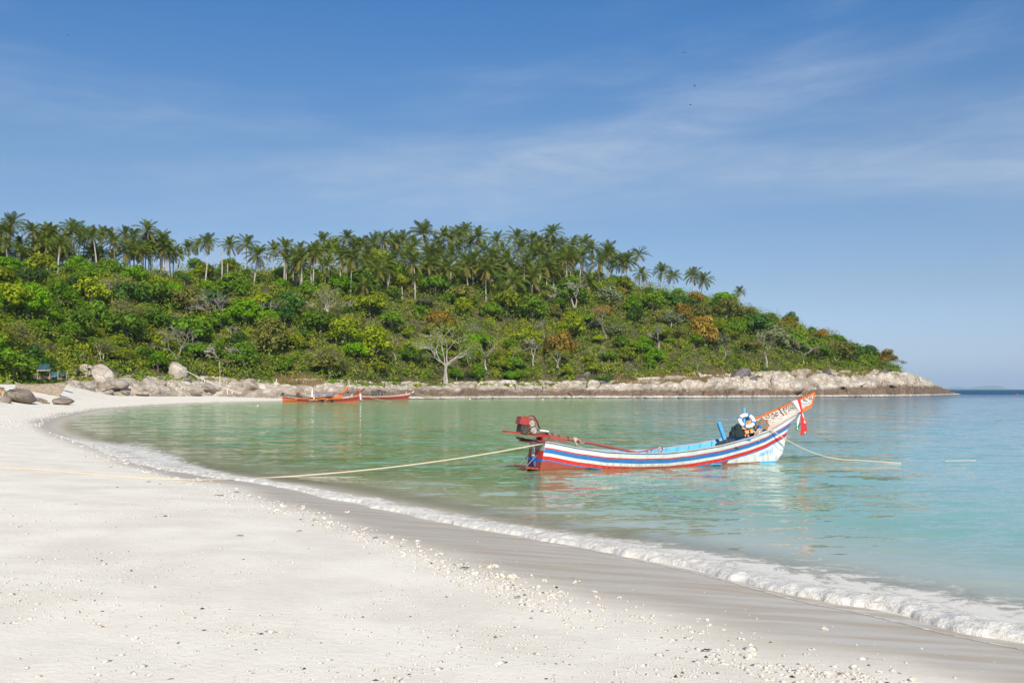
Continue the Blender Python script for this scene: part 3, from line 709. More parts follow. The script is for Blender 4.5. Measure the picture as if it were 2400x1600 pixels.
for i in range(16):
    V, F, b = tree_proto(i); me_by = {}
    TREES.append((V, F, b.mesh('tree_trunk', M_TRUNK), me_by))
def crown_mesh(i, colour):
    V, F, tr, by = TREES[i]
    if colour not in by: by[colour] = npmesh('tree_crown_' + colour.replace(' ', '_').replace('-', '_'), V, F, LEAF[colour], False)
    return by[colour]

COLUMNS = [(150, 'above the grounded wooden boat'), (290, 'above the bleached log'), (440, 'above the tall split boulder'), (600, 'above the white handrail'), (740, 'above the orange sterns'), (860, 'above the orange prow posts'), (975, 'above the dark red boat'), (1110, 'around the white forked tree'), (1240, 'above the striped boat\'s motor'), (1400, 'above the striped boat\'s stern'), (1560, 'above the dry grass bank'), (1680, 'above the stacked stones'), (1800, 'above the domed boulder'), (1920, 'above the striped boat\'s prow'), (2030, 'near the rocky point'), (9999, 'at the rocky point')]
def column(px):
    for lim, s in COLUMNS:
        if px < lim: return s
ORD = ['leftmost', 'second', 'third', 'fourth', 'fifth', 'sixth', 'seventh', 'eighth', 'ninth', 'tenth', 'eleventh', 'twelfth', 'thirteenth', 'fourteenth', 'fifteenth', 'sixteenth', 'seventeenth', 'eighteenth', 'nineteenth', 'twentieth', 'twenty-first', 'twenty-second', 'twenty-third', 'twenty-fourth']
def unique_labels(items, tail='from left'):
    """items: list of (object, px, text); alike texts are told apart by their order from the left"""
    by = {}
    for o, px, s in items: by.setdefault(s, []).append((px, o))
    for s, l in by.items():
        l.sort(key=lambda q: q[0])
        if len(l) == 1: l[0][1]['label'] = s; continue
        for k, (px, o) in enumerate(l):
            o['label'] = s + (', leftmost' if k == 0 else ', rightmost' if k == len(l) - 1 else ', %s from left' % ORD[min(k, 23)])

# trees of the slope
def build_trees():
    pts = []; tries = 0; fixed = [
        # px, py of foot, radius, colour : trees the photograph singles out
        (30, 890, 5.0, 'mid green'), (75, 880, 3.6, 'dark green'), (88, 868, 2.6, 'dark green'), (-40, 880, 5, 'mid green'), (215, 720, 5.2, 'yellow-green'), (160, 800, 3.2, 'mid green'), (1565, 716, 4.6, 'dark green'), (1632, 720, 4.2, 'rusty orange'), (1600, 760, 4.0, 'rusty orange'), (1640, 775, 3.2, 'rusty orange'), (1030, 775, 4.6, 'rusty orange'), (1010, 790, 3.0, 'olive'), (1420, 745, 3.2, 'rusty orange'), (1570, 770, 4.2, 'grey-green'), (1760, 745, 3.6, 'olive'), (1850, 775, 3.4, 'rusty orange'), (1925, 800, 3.4, 'rusty orange'), (1960, 800, 3.0, 'olive'), (2000, 832, 3.2, 'rusty orange'), (2040, 842, 3.6, 'dark green'), (2062, 862, 3.0, 'olive'), (1710, 800, 3.4, 'yellow-green'), (1525, 865, 2.1, 'bright green'), (1195, 893, 2.6, 'bright green'), (1120, 890, 2.4, 'bright green'), (1070, 888, 2.2, 'bright green'), (1220, 890, 2.2, 'mid green'), (1420, 898, 2.3, 'dark green'), (1390, 875, 2.6, 'yellow-green'), (1330, 885, 2.4, 'yellow-green'), (280, 850, 3.0, 'yellow-green'), (370, 870, 2.8, 'bright green'), (340, 850, 2.8, 'mid green'), (230, 830, 2.6, 'bright green'), (1650, 690, 2.2, 'mid green'), (1680, 702, 2.6, 'dark green'), (470, 840, 3.2, 'mid green'), (560, 820, 3.0, 'dark green'), (1440, 655, 3.0, 'mid green'), (460, 640, 3.4, 'mid green'), (535, 635, 3.2, 'bright green'), (270, 640, 3.0, 'mid green'), (1230, 690, 3.4, 'bright green'), (1160, 672, 3.6, 'dark green'), (1080, 690, 3.2, 'mid green')]
    for px, py, r, c in fixed:
        p = hill_at(px, py); pts.append((px, py, p, r, c))
    cols = ['mid green', 'bright green', 'yellow-green', 'olive', 'dark green', 'rusty orange', 'grey-green']
    while len(pts) < 300 and tries < 9000:
        tries += 1
        px = rng.uniform(-60, 2080)
        lo = float(np.interp(px, [-60, 100, 250, 400, 640, 900, 1300, 1450, 1600, 1750, 1950, 2080], [860, 845, 838, 868, 890, 888, 885, 868, 858, 858, 862, 866]))
        hi = float(ridge_py(px)) + 3
        fr = rng.uniform() ** .9; py = lo + (hi - lo) * fr
        p = hill_at(px, py); r = (2.2 + 4.6 * rng.uniform() ** 1.5) * (.85 if fr > .8 else 1) * float(np.interp(p[1], [150, 340], [.82, 1.05]))
        if any((p[0] - q[2][0]) ** 2 + (p[1] - q[2][1]) ** 2 < ((r + q[3]) * .45) ** 2 for q in pts): continue
        right = px > 1560
        w = [.25, .19, .26, .13, .10, .02, .05] if not right else [.26, .14, .12, .17, .11, .14, .06]
        if px < 500: w = [.36, .22, .20, .08, .11, .01, .02]
        if 600 < px < 1500 and fr < .45: w = [.20, .17, .34, .20, .04, .03, .02]
        pts.append((px, py, p, r, cols[rng.choice(7, p=w)]))
    items = []
    for px, py, p, r, c in pts:
        i = rng.randint(16); root = empty('leafy_tree', p, rng.uniform(0, 6.28)); tag(root, None, 'tree', 'leafy trees covering the headland')
        root.scale = (r, r, r * rng.uniform(.78, 1.12))
        link('crown', crown_mesh(i, c), root); link('trunk', TREES[i][2], root)
        fr = (float(ridge_py(px)) - py) / (float(ridge_py(px)) - 895)
        tier = 'high on the slope' if fr < .3 else 'halfway up the slope' if fr < .65 else 'low on the slope'
        items.append((root, px, '%s %s tree %s %s' % ('small' if r < 2.6 else 'broad', c, tier, column(px))))
    unique_labels(items)
    return pts
TREEPTS = build_trees()

def build_undergrowth():
    C = []; n = 5200
    while len(C) < n:
        px = rng.uniform(-120, 2105); f = float(foot(px)); rw = float(rock_w(px)); rd = float(ridge_d(px))
        d = rw * .72 + rng.uniform() ** 1.15 * (rd + 6 - rw * .72)
        if px < 90 and d < 4: continue
        Y = f + d; z = float(ground_z(px, Y)); r = .8 + 2.4 * rng.uniform() ** 1.8
        if d < rw + 2: r = rng.uniform(.5, 1.2)
        C.append(((px - 1200) / FPX * Y, Y, z + r * .35 - .3, r, r, r * rng.uniform(.65, 1.1)))
    V, F = lobe_leaves(C, 88, .25, .34)
    me = npmesh('undergrowth', V, F, M_UNDER)
    tag(link('undergrowth', me), 'dense green bushes and creepers covering the slope', kind='stuff')
    # dry grass on the bank above the rocks
    P = []; N2 = []
    while len(P) < 9000:
        px = rng.choice([rng.uniform(1440, 1700), rng.uniform(1850, 2080), rng.uniform(1560, 1760), rng.uniform(640, 760)], p=[.45, .3, .15, .1])
        rw = float(rock_w(px)); d = rw * rng.uniform(.62, 1.25); Y = float(foot(px)) + d
        P.append(((px - 1200) / FPX * Y, Y, float(ground_z(px, Y)) + rng.uniform(.2, .9))); N2.append((rng.normal(0, .5), -1, rng.normal(.1, .3)))
    P = np.array(P); N2 = np.array(N2); n = len(P)
    h = rng.uniform(.35, .8, n)[:, None]; w = .10
    lean = np.stack([rng.normal(0, .25, n), rng.normal(0, .25, n), np.ones(n)], 1)
    side = np.stack([np.ones(n), rng.normal(0, .4, n), np.zeros(n)], 1)
    V = np.stack([P - side * w - lean * h, P + side * w - lean * h, P + lean * h], 1).reshape(-1, 3)
    me = npmesh('dry_grass', V, np.arange(n * 3).reshape(n, 3), M_DRYGRASS)
    tag(link('dry_grass', me), 'straw coloured dry grass on the bank above the rocks', kind='stuff')
build_undergrowth()

# ------------------------------------------------------------------ coconut palms
def frond_geo(el, L=4.6, droop=1.0, seed=0):
    """one frond in the x-z plane leaving the origin at elevation el: rachis and hanging leaflets"""
    rs = np.random.RandomState(seed); n = 17; V = []; F = []
    p = np.zeros(3); a = el; pts = [p.copy()]; dirs = []
    for i in range(n):
        d = np.array([math.cos(a), 0, math.sin(a)]); p = p + d * L / n; pts.append(p.copy()); dirs.append(d)
        a -= droop * (.045 + .125 * (i / n) ** 1.3) * (1.1 if a > -1.2 else .1)
    pts = np.array(pts)
    for i in range(n):                                    # rachis as a narrow ribbon
        w0 = .075 * (1 - i / n) + .02; w1 = .075 * (1 - (i + 1) / n) + .02; b = len(V)
        up = np.array([-dirs[i][2], 0, dirs[i][0]])
        V += [pts[i] + [0, w0, 0], pts[i + 1] + [0, w1, 0], pts[i + 1] + [0, -w1, 0], pts[i] + [0, -w0, 0]]; F.append((b, b + 1, b + 2, b + 3))
    for i in range(2, n + 1):
        for s in (-1, 1):
            for half in (0, .5):
                q = pts[i] - dirs[i - 1] * L / n * half; t = (i - half) / n
                ln = (.45 + 1.0 * math.sin(min(1, t * 1.05) * math.pi) ** .6 * .95) * rs.uniform(.85, 1.12) * L / 4.6
                up = np.array([-dirs[i - 1][2], 0, dirs[i - 1][0]])
                d = dirs[i - 1] * .62 + np.array([0, s * .72, 0]) + up * .12 + np.array([0, 0, -.14 - .32 * t]) + rs.normal(0, .07, 3)
                d /= np.linalg.norm(d); m = q + d * ln * .55; tip = m + (d * .55 + np.array([0, 0, -.5])) * ln * .5
                wv = dirs[i - 1] * .056; b = len(V)
                V += [q - wv, q + wv, m + wv * 1.1, tip, m - wv * 1.1]; F.append((b, b + 1, b + 2, b + 4)); F.append((b + 4, b + 2, b + 3, b + 3))
    return np.array(V), F
ELEV = [R(82), R(66), R(48), R(28), R(6), R(-22), R(-55)]
FR = [frond_geo(e, (4.3, 5.1, 5.6, 5.7, 5.5, 5.0, 4.2)[i], (.34, .55, .78, .90, .88, .75, .40)[i], i) for i, e in enumerate(ELEV)]
def tri(F):
    out = []
    for f in F:
        if f[2] == f[3]: out.append((f[0], f[1], f[2]))
        else: out += [(f[0], f[1], f[2]), (f[0], f[2], f[3])]
    return out
FR_MESH = [npmesh('frond_shape', V, np.array(tri(F)), M_FROND_OLD if i >= 5 else M_FROND) for i, (V, F) in enumerate(FR)]
def frond_plan(rs):
    """(shape, azimuth, scale) of each frond in a crown"""
    cnt = [3, 4, 4, 5, 4, 4, 2]; out = []; a = rs.uniform(0, 6.28)
    for i, c in enumerate(cnt):
        c = max(1, c + rs.randint(-1, 2))
        if i == 6: c = rs.randint(0, 4)
        for k in range(c): out.append((i, a + k * 6.283 / c + rs.uniform(-.35, .35), rs.uniform(.85, 1.12))); 
        a += 1.3
    return out
CROWNS = []
for s in range(7):
    rs = np.random.RandomState(100 + s); V = []; F = []; mi = []; nb = 0
    for i, az, sc in frond_plan(rs):
        v, f = FR[i]; c, q = math.cos(az), math.sin(az)
        v2 = np.stack([v[:, 0] * c - v[:, 1] * q, v[:, 0] * q + v[:, 1] * c, v[:, 2]], 1) * sc
        t = np.array(tri(f)) + nb; V.append(v2); F.append(t); mi += [1 if i >= 5 else 0] * len(t); nb += len(v)
    CROWNS.append(npmesh('palm_crown', np.vstack(V), np.vstack(F), [M_FROND, M_FROND_OLD], False, mi))
nutb = MB()
for k in range(7):
    a = k * .9; nutb.lathe([(.02, -.15), (.11, -.07), (.13, .02), (.07, .12), (.01, .15)], (.26 * math.cos(a), .26 * math.sin(a), -.2 - .1 * (k % 3)), 6)
NUTS = nutb.mesh('coconuts', M_COCONUT, True)

# crown px, py ; foot py (or None) ; crown scale ; drawn as single fronds
PALMS = [(28, 525, 601, 1.12, 1), (18, 545, 603, 1, 0), (3, 550, 598, .95, 0), (77, 544, 603, .95, 1), (111, 545, 608, 1, 0), (124, 552, 612, 1, 1), (141, 574, 644, 1, 1), (169, 538, 603, 1, 0), (187, 560, 606, 1, 1), (200, 550, 603, .95, 0), (238, 554, 597, 1, 1), (269, 568, 601, .95, 1), (293, 552, 599, .85, 0), (313, 558, 601, .9, 1), (346, 542, 610, 1.05, 1), (351, 570, 617, 1, 1), (380, 562, 623, .98, 1), (395, 582, 629, .75, 0), (49, 576, 595, .9, 0), (102, 578, 608, .9, 0), (424, 597, 611, .6, 0), (440, 582, 618, .7, 0), (326, 588, 600, .85, 0), (88, 570, 600, .85, 0), (155, 556, 600, .9, 0), (218, 556, 600, .9, 0), (259, 556, 600, .85, 0), (461, 576, 612, .88, 1), (487, 570, 654, .9, 1), (540, 576, 600, .9, 1), (578, 574, 625, .95, 1), (603, 600, 653, 1, 1), (641, 587, 615, .85, 0), (667, 582, 661, .98, 1), (669, 610, 662, .78, 0), (702, 622, 671, .8, 0), (707, 608, 676, 1, 1), (727, 600, 672, .9, 0), (737, 595, 678, 1.05, 1), (760, 567, 640, .95, 1), (767, 592, 650, .95, 0), (766, 626, 685, .9, 1), (799, 602, 680, .95, 1), (813, 559, 600, .8, 1), (825, 608, 688, 1.1, 1), (854, 672, 703, .85, 1), (847, 576, 610, .85, 0), (833, 576, 612, .85, 0), (875, 571, 612, .95, 1), (852, 624, 660, .9, 0), (876, 628, 668, .9, 0), (886, 637, 683, 1.05, 1), (904, 620, 669, .95, 1), (922, 610, 650, .9, 0), (899, 562, 610, .95, 1), (916, 568, 612, .85, 0), (929, 568, 608, .9, 0), (946, 566, 612, .95, 0), (971, 577, 620, .95, 0), (991, 548, 600, 1.15, 1), (946, 608, 650, .95, 0), (969, 620, 668, 1.05, 1), (973, 654, 696, .62, 0), (1004, 622, 671, 1.08, 1), (1026, 577, 618, .95, 0), (1030, 602, 640, .95, 0), (1041, 556, 605, .95, 0), (1049, 632, 676, 1.1, 1), (1055, 565, 610, 1, 1), (1073, 553, 600, .95, 0), (1090, 541, 600, .8, 1), (1094, 622, 669, 1.12, 1), (1102, 575, 612, .95, 0), (1110, 612, 665, .95, 0), (1121, 557, 609, 1.05, 1), (1140, 632, 686, 1.2, 1), (1165, 568, 611, 1.1, 1), (1155, 602, 640, .9, 0), (1188, 616, 650, 1, 1), (1203, 661, 706, 1.2, 1), (1210, 556, 605, .9, 0), (1220, 584, 620, 1.02, 1), (1246, 564, 604, .95, 1), (1250, 648, 693, 1.12, 1), (1248, 602, 640, .95, 0), (1267, 575, 615, .9, 0), (1294, 549, 577, 1, 1), (1284, 570, 610, .8, 0), (1278, 624, 678, 1, 1), (1299, 578, 620, .85, 0), (1297, 632, 667, .85, 1), (1317, 576, 615, .8, 0), (1326, 610, 664, 1.08, 1), (1343, 577, 618, .9, 0), (1269, 594, 640, .9, 0), (1361, 604, 643, 1.02, 1), (1368, 573, 612, .98, 1), (1388, 585, 622, .85, 0), (1380, 664, 672, 1, 1), (1405, 618, 644, .98, 1), (1424, 592, 630, .95, 0), (1430, 600, 640, .85, 0), (1437, 622, 645, .7, 0), (1458, 616, 640, .88, 0), (1470, 614, 640, .9, 1), (1499, 597, 652, 1, 1), (1504, 642, 656, .88, 1), (1551, 638, 660, .98, 1), (1576, 648, 668, .8, 1), (1624, 646, 680, .98, 1), (1649, 658, 672, .95, 1), (1734, 684, 702, .62, 1), (690, 605, 640, .85, 0), (784, 578, 620, .85, 0), (1010, 600, 640, .9, 0), (1230, 620, 650, .9, 0), (1180, 590, 625, .9, 0), (1060, 600, 640, .9, 0), (960, 590, 630, .9, 0), (860, 600, 640, .9, 0), (1135, 590, 630, .9, 0), (1340, 596, 640, .85, 0)]
_r2 = np.random.RandomState(77)
for _k in range(58):       # lower palms filling the dark of the grove
    _px = _r2.uniform(-10, 410) if _k < 38 else _r2.uniform(680, 1330)
    _py = float(ridge_py(_px)) - _r2.uniform(34, 80) if _k < 38 else _r2.uniform(575, 640)
    PALMS.append((_px, _py, _py + 36, _r2.uniform(.7, .95), 0))
def build_palms():
    items = []
    for k, (px, py, pf, sc, single) in enumerate(PALMS):
        g = hill_at(px, min(pf + 16, float(ridge_py(px)) + 150)) if pf > ridge_py(px) - 20 else None
        if g is None or not single and pf < ridge_py(px):
            Y = float(foot(px) + ridge_d(px)) + rng.uniform(0, 9); g = np.array([(px - 1200) / FPX * Y, Y, float(ground_z(px, Y))])
        top = ray(px, py, g[1] + rng.uniform(-.4, .4)); h = top[2] - g[2]
        lean = rng.normal(0, .5); gx = g[0] + (rng.normal(0, .45) if k != 79 else -1.6)
        root = empty('palm_tree', (gx, g[1], g[2] - .3)); tag(root, None, 'palm tree', 'coconut palms along the ridge')
        dx = top[0] - gx; dy = top[1] - g[1]; b = MB(); n = 7
        b.tube([(dx * (t ** 1.6) + lean * math.sin(t * math.pi) * .35, dy * t, (h + .3) * t) for t in np.linspace(0, 1, n)], list(np.linspace(.21, .13, n)), 6)
        b.obj('trunk', M_PALMTRUNK, root)
        loc = (dx, dy, h + .3); s = sc * (.96 if py > 590 else .88) * (.78 if px > 1490 else 1) * g[1] / 300 * 30 * 300 / FPX / 3.75 * .92
        if single:
            rs = np.random.RandomState(500 + k)
            tx, ty = rs.normal(0, .13, 2)
            for i, az, q in frond_plan(rs): link('frond', FR_MESH[i], root, loc, (Matrix.Rotation(tx, 3, 'X') @ Matrix.Rotation(ty, 3, 'Y') @ Matrix.Rotation(az, 3, 'Z')).to_euler(), s * q)
        else:
            link('crown', CROWNS[rng.randint(7)], root, loc, (rng.normal(0, .14), rng.normal(0, .14), rng.uniform(0, 6.28)), s)
        link('coconuts', NUTS, root, loc, None, s)
        size = 'stunted' if sc < .75 else 'tall' if h > 11.5 else 'slender' if h > 8 else 'short'
        place = 'on the skyline' if py < 590 else 'in the front row' if single else 'inside the grove'
        items.append((root, px, '%s coconut palm %s %s' % (size, place, column(px).replace('around', 'above'))))
    # headless trunks
    for px, py, pf, r in ((520, 584, 656, .2), (533, 617, 647, .16), (942, 672, 689, .17), (158, 620, 634, .14), (35, 595, 604, .14)):
        g = hill_at(px, pf + 10); t = ray(px, py, g[1]); b = MB()
        b.tube([(0, 0, -.3), (.08, 0, (t[2] - g[2]) * .5), (0, 0, t[2] - g[2])], [r, r * .85, r * .75], 7)
        o = b.obj('dead_palm_trunk', M_PALMTRUNK, loc=g); tag(o, None, 'dead trunk', 'headless palm trunks')
        items.append((o, px, 'bare pale palm trunk without a crown %s' % column(px)))
    unique_labels(items)
build_palms()

# ------------------------------------------------------------------ bare trees
def bare_tree(px, pf, hpx, spread, dark=False, seed=0, stems=2, leaves=None, label=None, wide=1.0, levels=5):
    rs = np.random.RandomState(seed); g = hill_at(px, pf); H = hpx / FPX * g[1]
    root = empty('bare_tree', (g[0], g[1] - 1.6, g[2] - .2)); tag(root, label, 'tree', 'leafless pale trees on the headland')
    big = MB(); fine = MB(); tips = []
    def grow(p, d, L, r, lev):
        pts = [p]; rr = [r]; n = 4 if lev < 3 else 3
        for i in range(n):
            d = (d + Vector(rs.normal(0, .17, 3)) + Vector((0, 0, .05 if lev < 3 else .02))).normalized()
            p = p + d * L / n; pts.append(p); rr.append(max(.034, r * (1 - .42 * (i + 1) / n)))
        (big if lev < 2 else fine).tube(pts, rr, 5 if lev < 2 else 3 if lev > 3 else 4, False)
        if lev >= levels - 1: tips.append(p); return
        for k in range(rs.choice([2, 3], p=[.45, .55]) if lev else max(2, stems)):
            ax = Vector(rs.normal(0, 1, 3)); ax.z *= .4; ax = (ax - d * ax.dot(d)).normalized()
            ang = rs.uniform(.35, .8) * spread; nd = (d * math.cos(ang) + ax * math.sin(ang)); nd.x *= wide; nd.y *= .8
            q = pts[-1] if k == 0 or lev == 0 else pts[rs.randint(2, len(pts))]
            grow(q, nd.normalized(), L * rs.uniform(.62, .86), rr[-1] * (.86 if k == 0 else .7), lev + 1)
    H *= 1.25; levels = 6 if hpx > 55 else 5; L0 = H * .30; r0 = H * .027
    for s in range(1 if stems < 3 else 2):
        grow(Vector((s * .35, 0, 0)), Vector((rs.normal(0, .22) + (s - .5) * .3 * (stems > 2), rs.normal(0, .1), 1)).normalized(), L0, r0, 0)
    m = M_BAREDARK if dark else M_BARE
    big.obj('trunk', m, root); fine.obj('twigs', m, root)
    if leaves and tips:
        C = np.repeat(np.array([tuple(t) for t in tips]), 9, 0) + rs.normal(0, .4, (len(tips) * 9, 3))
        V, F = leaf_quads(C, rs.normal(0, 1, C.shape) + [0, -.3, .8], rs.uniform(.10, .22, len(C)))
        link('crown', npmesh('thin_crown', V, F, LEAF[leaves]), root)
    return root
def build_bare():
    it = []
    L = [  # px, foot py, height px, spread, dark, stems, leaves, wide
        (765, 768, 92, 1.0, 0, 3, 'olive', 1), (510, 758, 72, 1.1, 0, 3, None, 1.2), (585, 762, 50, 1, 1, 2, 'olive', 1), (655, 752, 48, 1.0, 0, 2, 'olive', 1), (630, 758, 46, 1, 0, 2, None, .9), (838, 752, 50, .9, 0, 2, 'grey-green', 1), (543, 798, 40, 1.1, 0, 2, None, 1.2), (1045, 900, 118, 1.05, 0, 3, 'yellow-green', 1.35), (1140, 868, 80, 1.0, 0, 2, 'yellow-green', 1.1), (1345, 722, 66, 1.15, 0, 3, None, 1.4), (1420, 792, 66, .8, 1, 1, 'rusty orange', 1), (1540, 826, 68, .9, 0, 2, 'grey-green', 1), (1570, 770, 48, 1.0, 0, 2, 'grey-green', 1.2), (1795, 862, 78, 1.0, 0, 2, 'olive', 1.1), (1880, 850, 62, 1.1, 0, 2, 'olive', 1.3), (1958, 848, 52, .95, 1, 2, 'rusty orange', 1), (780, 878, 62, 1.1, 0, 3, 'olive', 1.2), (520, 860, 66, 1.1, 0, 2, None, 1.2), (582, 864, 58, .8, 0, 2, None, .8), (420, 842, 74, 1.1, 1, 3, None, 1.1), (245, 846, 46, 1.1, 0, 3, 'olive', 1.2), (270, 710, 58, 1.15, 0, 3, 'olive', 1.4), (20, 820, 60, 1.1, 1, 3, 'olive', 1.2), (1315, 822, 50, .9, 1, 2, None, 1), (1275, 792, 46, .9, 1, 2, None, 1), (932, 856, 78, .9, 0, 2, 'olive', 1), (1305, 862, 46, 1.1, 0, 3, 'yellow-green', 1.3), (1120, 798, 40, 1.0, 0, 2, 'grey-green', 1), (1640, 888, 50, 1.0, 1, 2, 'olive', 1.1), (1485, 884, 40, 1.0, 0, 2, 'olive', 1), (1500, 690, 40, 1.1, 0, 2, 'grey-green', 1.3), (1250, 860, 60, .8, 0, 1, None, .9), (1950, 790, 36, 1, 1, 2, None, 1), (300, 770, 64, 1.1, 1, 3, 'olive', 1.2), (100, 836, 44, 1.2, 1, 3, 'olive', 1.5), (1720, 716, 36, 1.0, 1, 2, 'grey-green', 1.3), (880, 790, 44, 1, 1, 2, 'olive', 1), (700, 812, 40, 1, 1, 2, 'olive', 1), (1200, 852, 54, .9, 1, 2, 'olive', 1), (1400, 850, 46, 1, 0, 2, 'yellow-green', 1.1), (1690, 846, 40, 1, 0, 2, 'olive', 1.2), (80, 665, 36, 1, 1, 3, None, 1), (225, 655, 34, 1, 1, 3, 'olive', 1.2)]
    for k, (px, pf, h, sp, dk, st, lv, wd) in enumerate(L):
        o = bare_tree(px, pf, h, sp, dk, 40 + k, st, lv, None, wd)
        txt = '%s %s tree, %s, %s' % ('large' if h > 70 else 'small' if h < 45 else 'spindly', 'grey-brown' if dk else 'pale grey', 'leafless' if not lv else 'sparsely leaved', column(px))
        if k == 7: txt = 'large white forked tree standing at the edge of the rocks'
        it.append((o, px, txt))
    # wind-swept trees leaning out over the point
    for k, (px, pf, r, c) in enumerate(((2085, 868, 1.0, 'olive'), (2072, 876, .8, 'dark green'))):
        g = hill_at(px, pf); root = empty('windswept_tree', (g[0], g[1], g[2])); tag(root, None, 'tree', 'wind-swept trees at the point')
        b = MB(); lob = []
        for q, (dx, z, s) in enumerate(((1.5, 3.6, 1.3), (3.6, 3.0, 1.2), (5.0, 2.5, 1.0), (2.4, 1.4, .9), (3.6, .8, .8), (.4, 4.6, 1.2))):
            dx *= r; z *= r; b.tube([(0, 0, -.3), (dx * .35, .1, z * .6), (dx, .1 * q, z)], [.16, .09, .03], 5, False); lob.append((dx, .1 * q, z + .15, s * 1.2, s, s * .34))
        b.obj('trunk', M_TRUNK, root); V, F = lobe_leaves(lob, 110, .17); link('crown', npmesh('swept_crown', V, F, LEAF[c]), root)
        it.append((root, px, ('larger' if k == 0 else 'lower') + ' wind-swept tree reaching out over the rocky point'))
    unique_labels(it)
build_bare()

# ------------------------------------------------------------------ boulders
def rock_shape(seed, flat=.8, cuts=9, sub=3, smooth=.0):
    """an icosphere cut by random planes and roughened"""
    import bmesh
    bm = bmesh.new(); bmesh.ops.create_icosphere(bm, subdivisions=sub, radius=1)
    rs = np.random.RandomState(seed); P = np.array([v.co[:] for v in bm.verts])
    for k in range(cuts):
        n = rs.normal(size=3); n[2] *= .8; n /= np.linalg.norm(n); dd = rs.uniform(.52, .82); s = P @ n - dd
        P = P - np.clip(s, 0, None)[:, None] * n * (1 - smooth)
    P += (fbm(P[:, 0] * 2 + seed, P[:, 1] * 2 + P[:, 2] * 1.7, 4, seed)[:, None] - .5) * .22 * P
    P[:, 2] *= flat
    for v, p in zip(bm.verts, P): v.co = p
    F = np.array([[v.index for v in f.verts] for f in bm.faces]); V = np.array([v.co[:] for v in bm.verts]); bm.free()
    return V, F
ROCKS = [rock_shape(s, .75, 12, 3, .06) for s in range(8)]
RMESH = {}
def rock_mesh(i, mat):
    if (i, mat.name) not in RMESH:
        V, F = ROCKS[i]; RMESH[(i, mat.name)] = npmesh('boulder_shape', V, F, mat, False)
    return RMESH[(i, mat.name)]
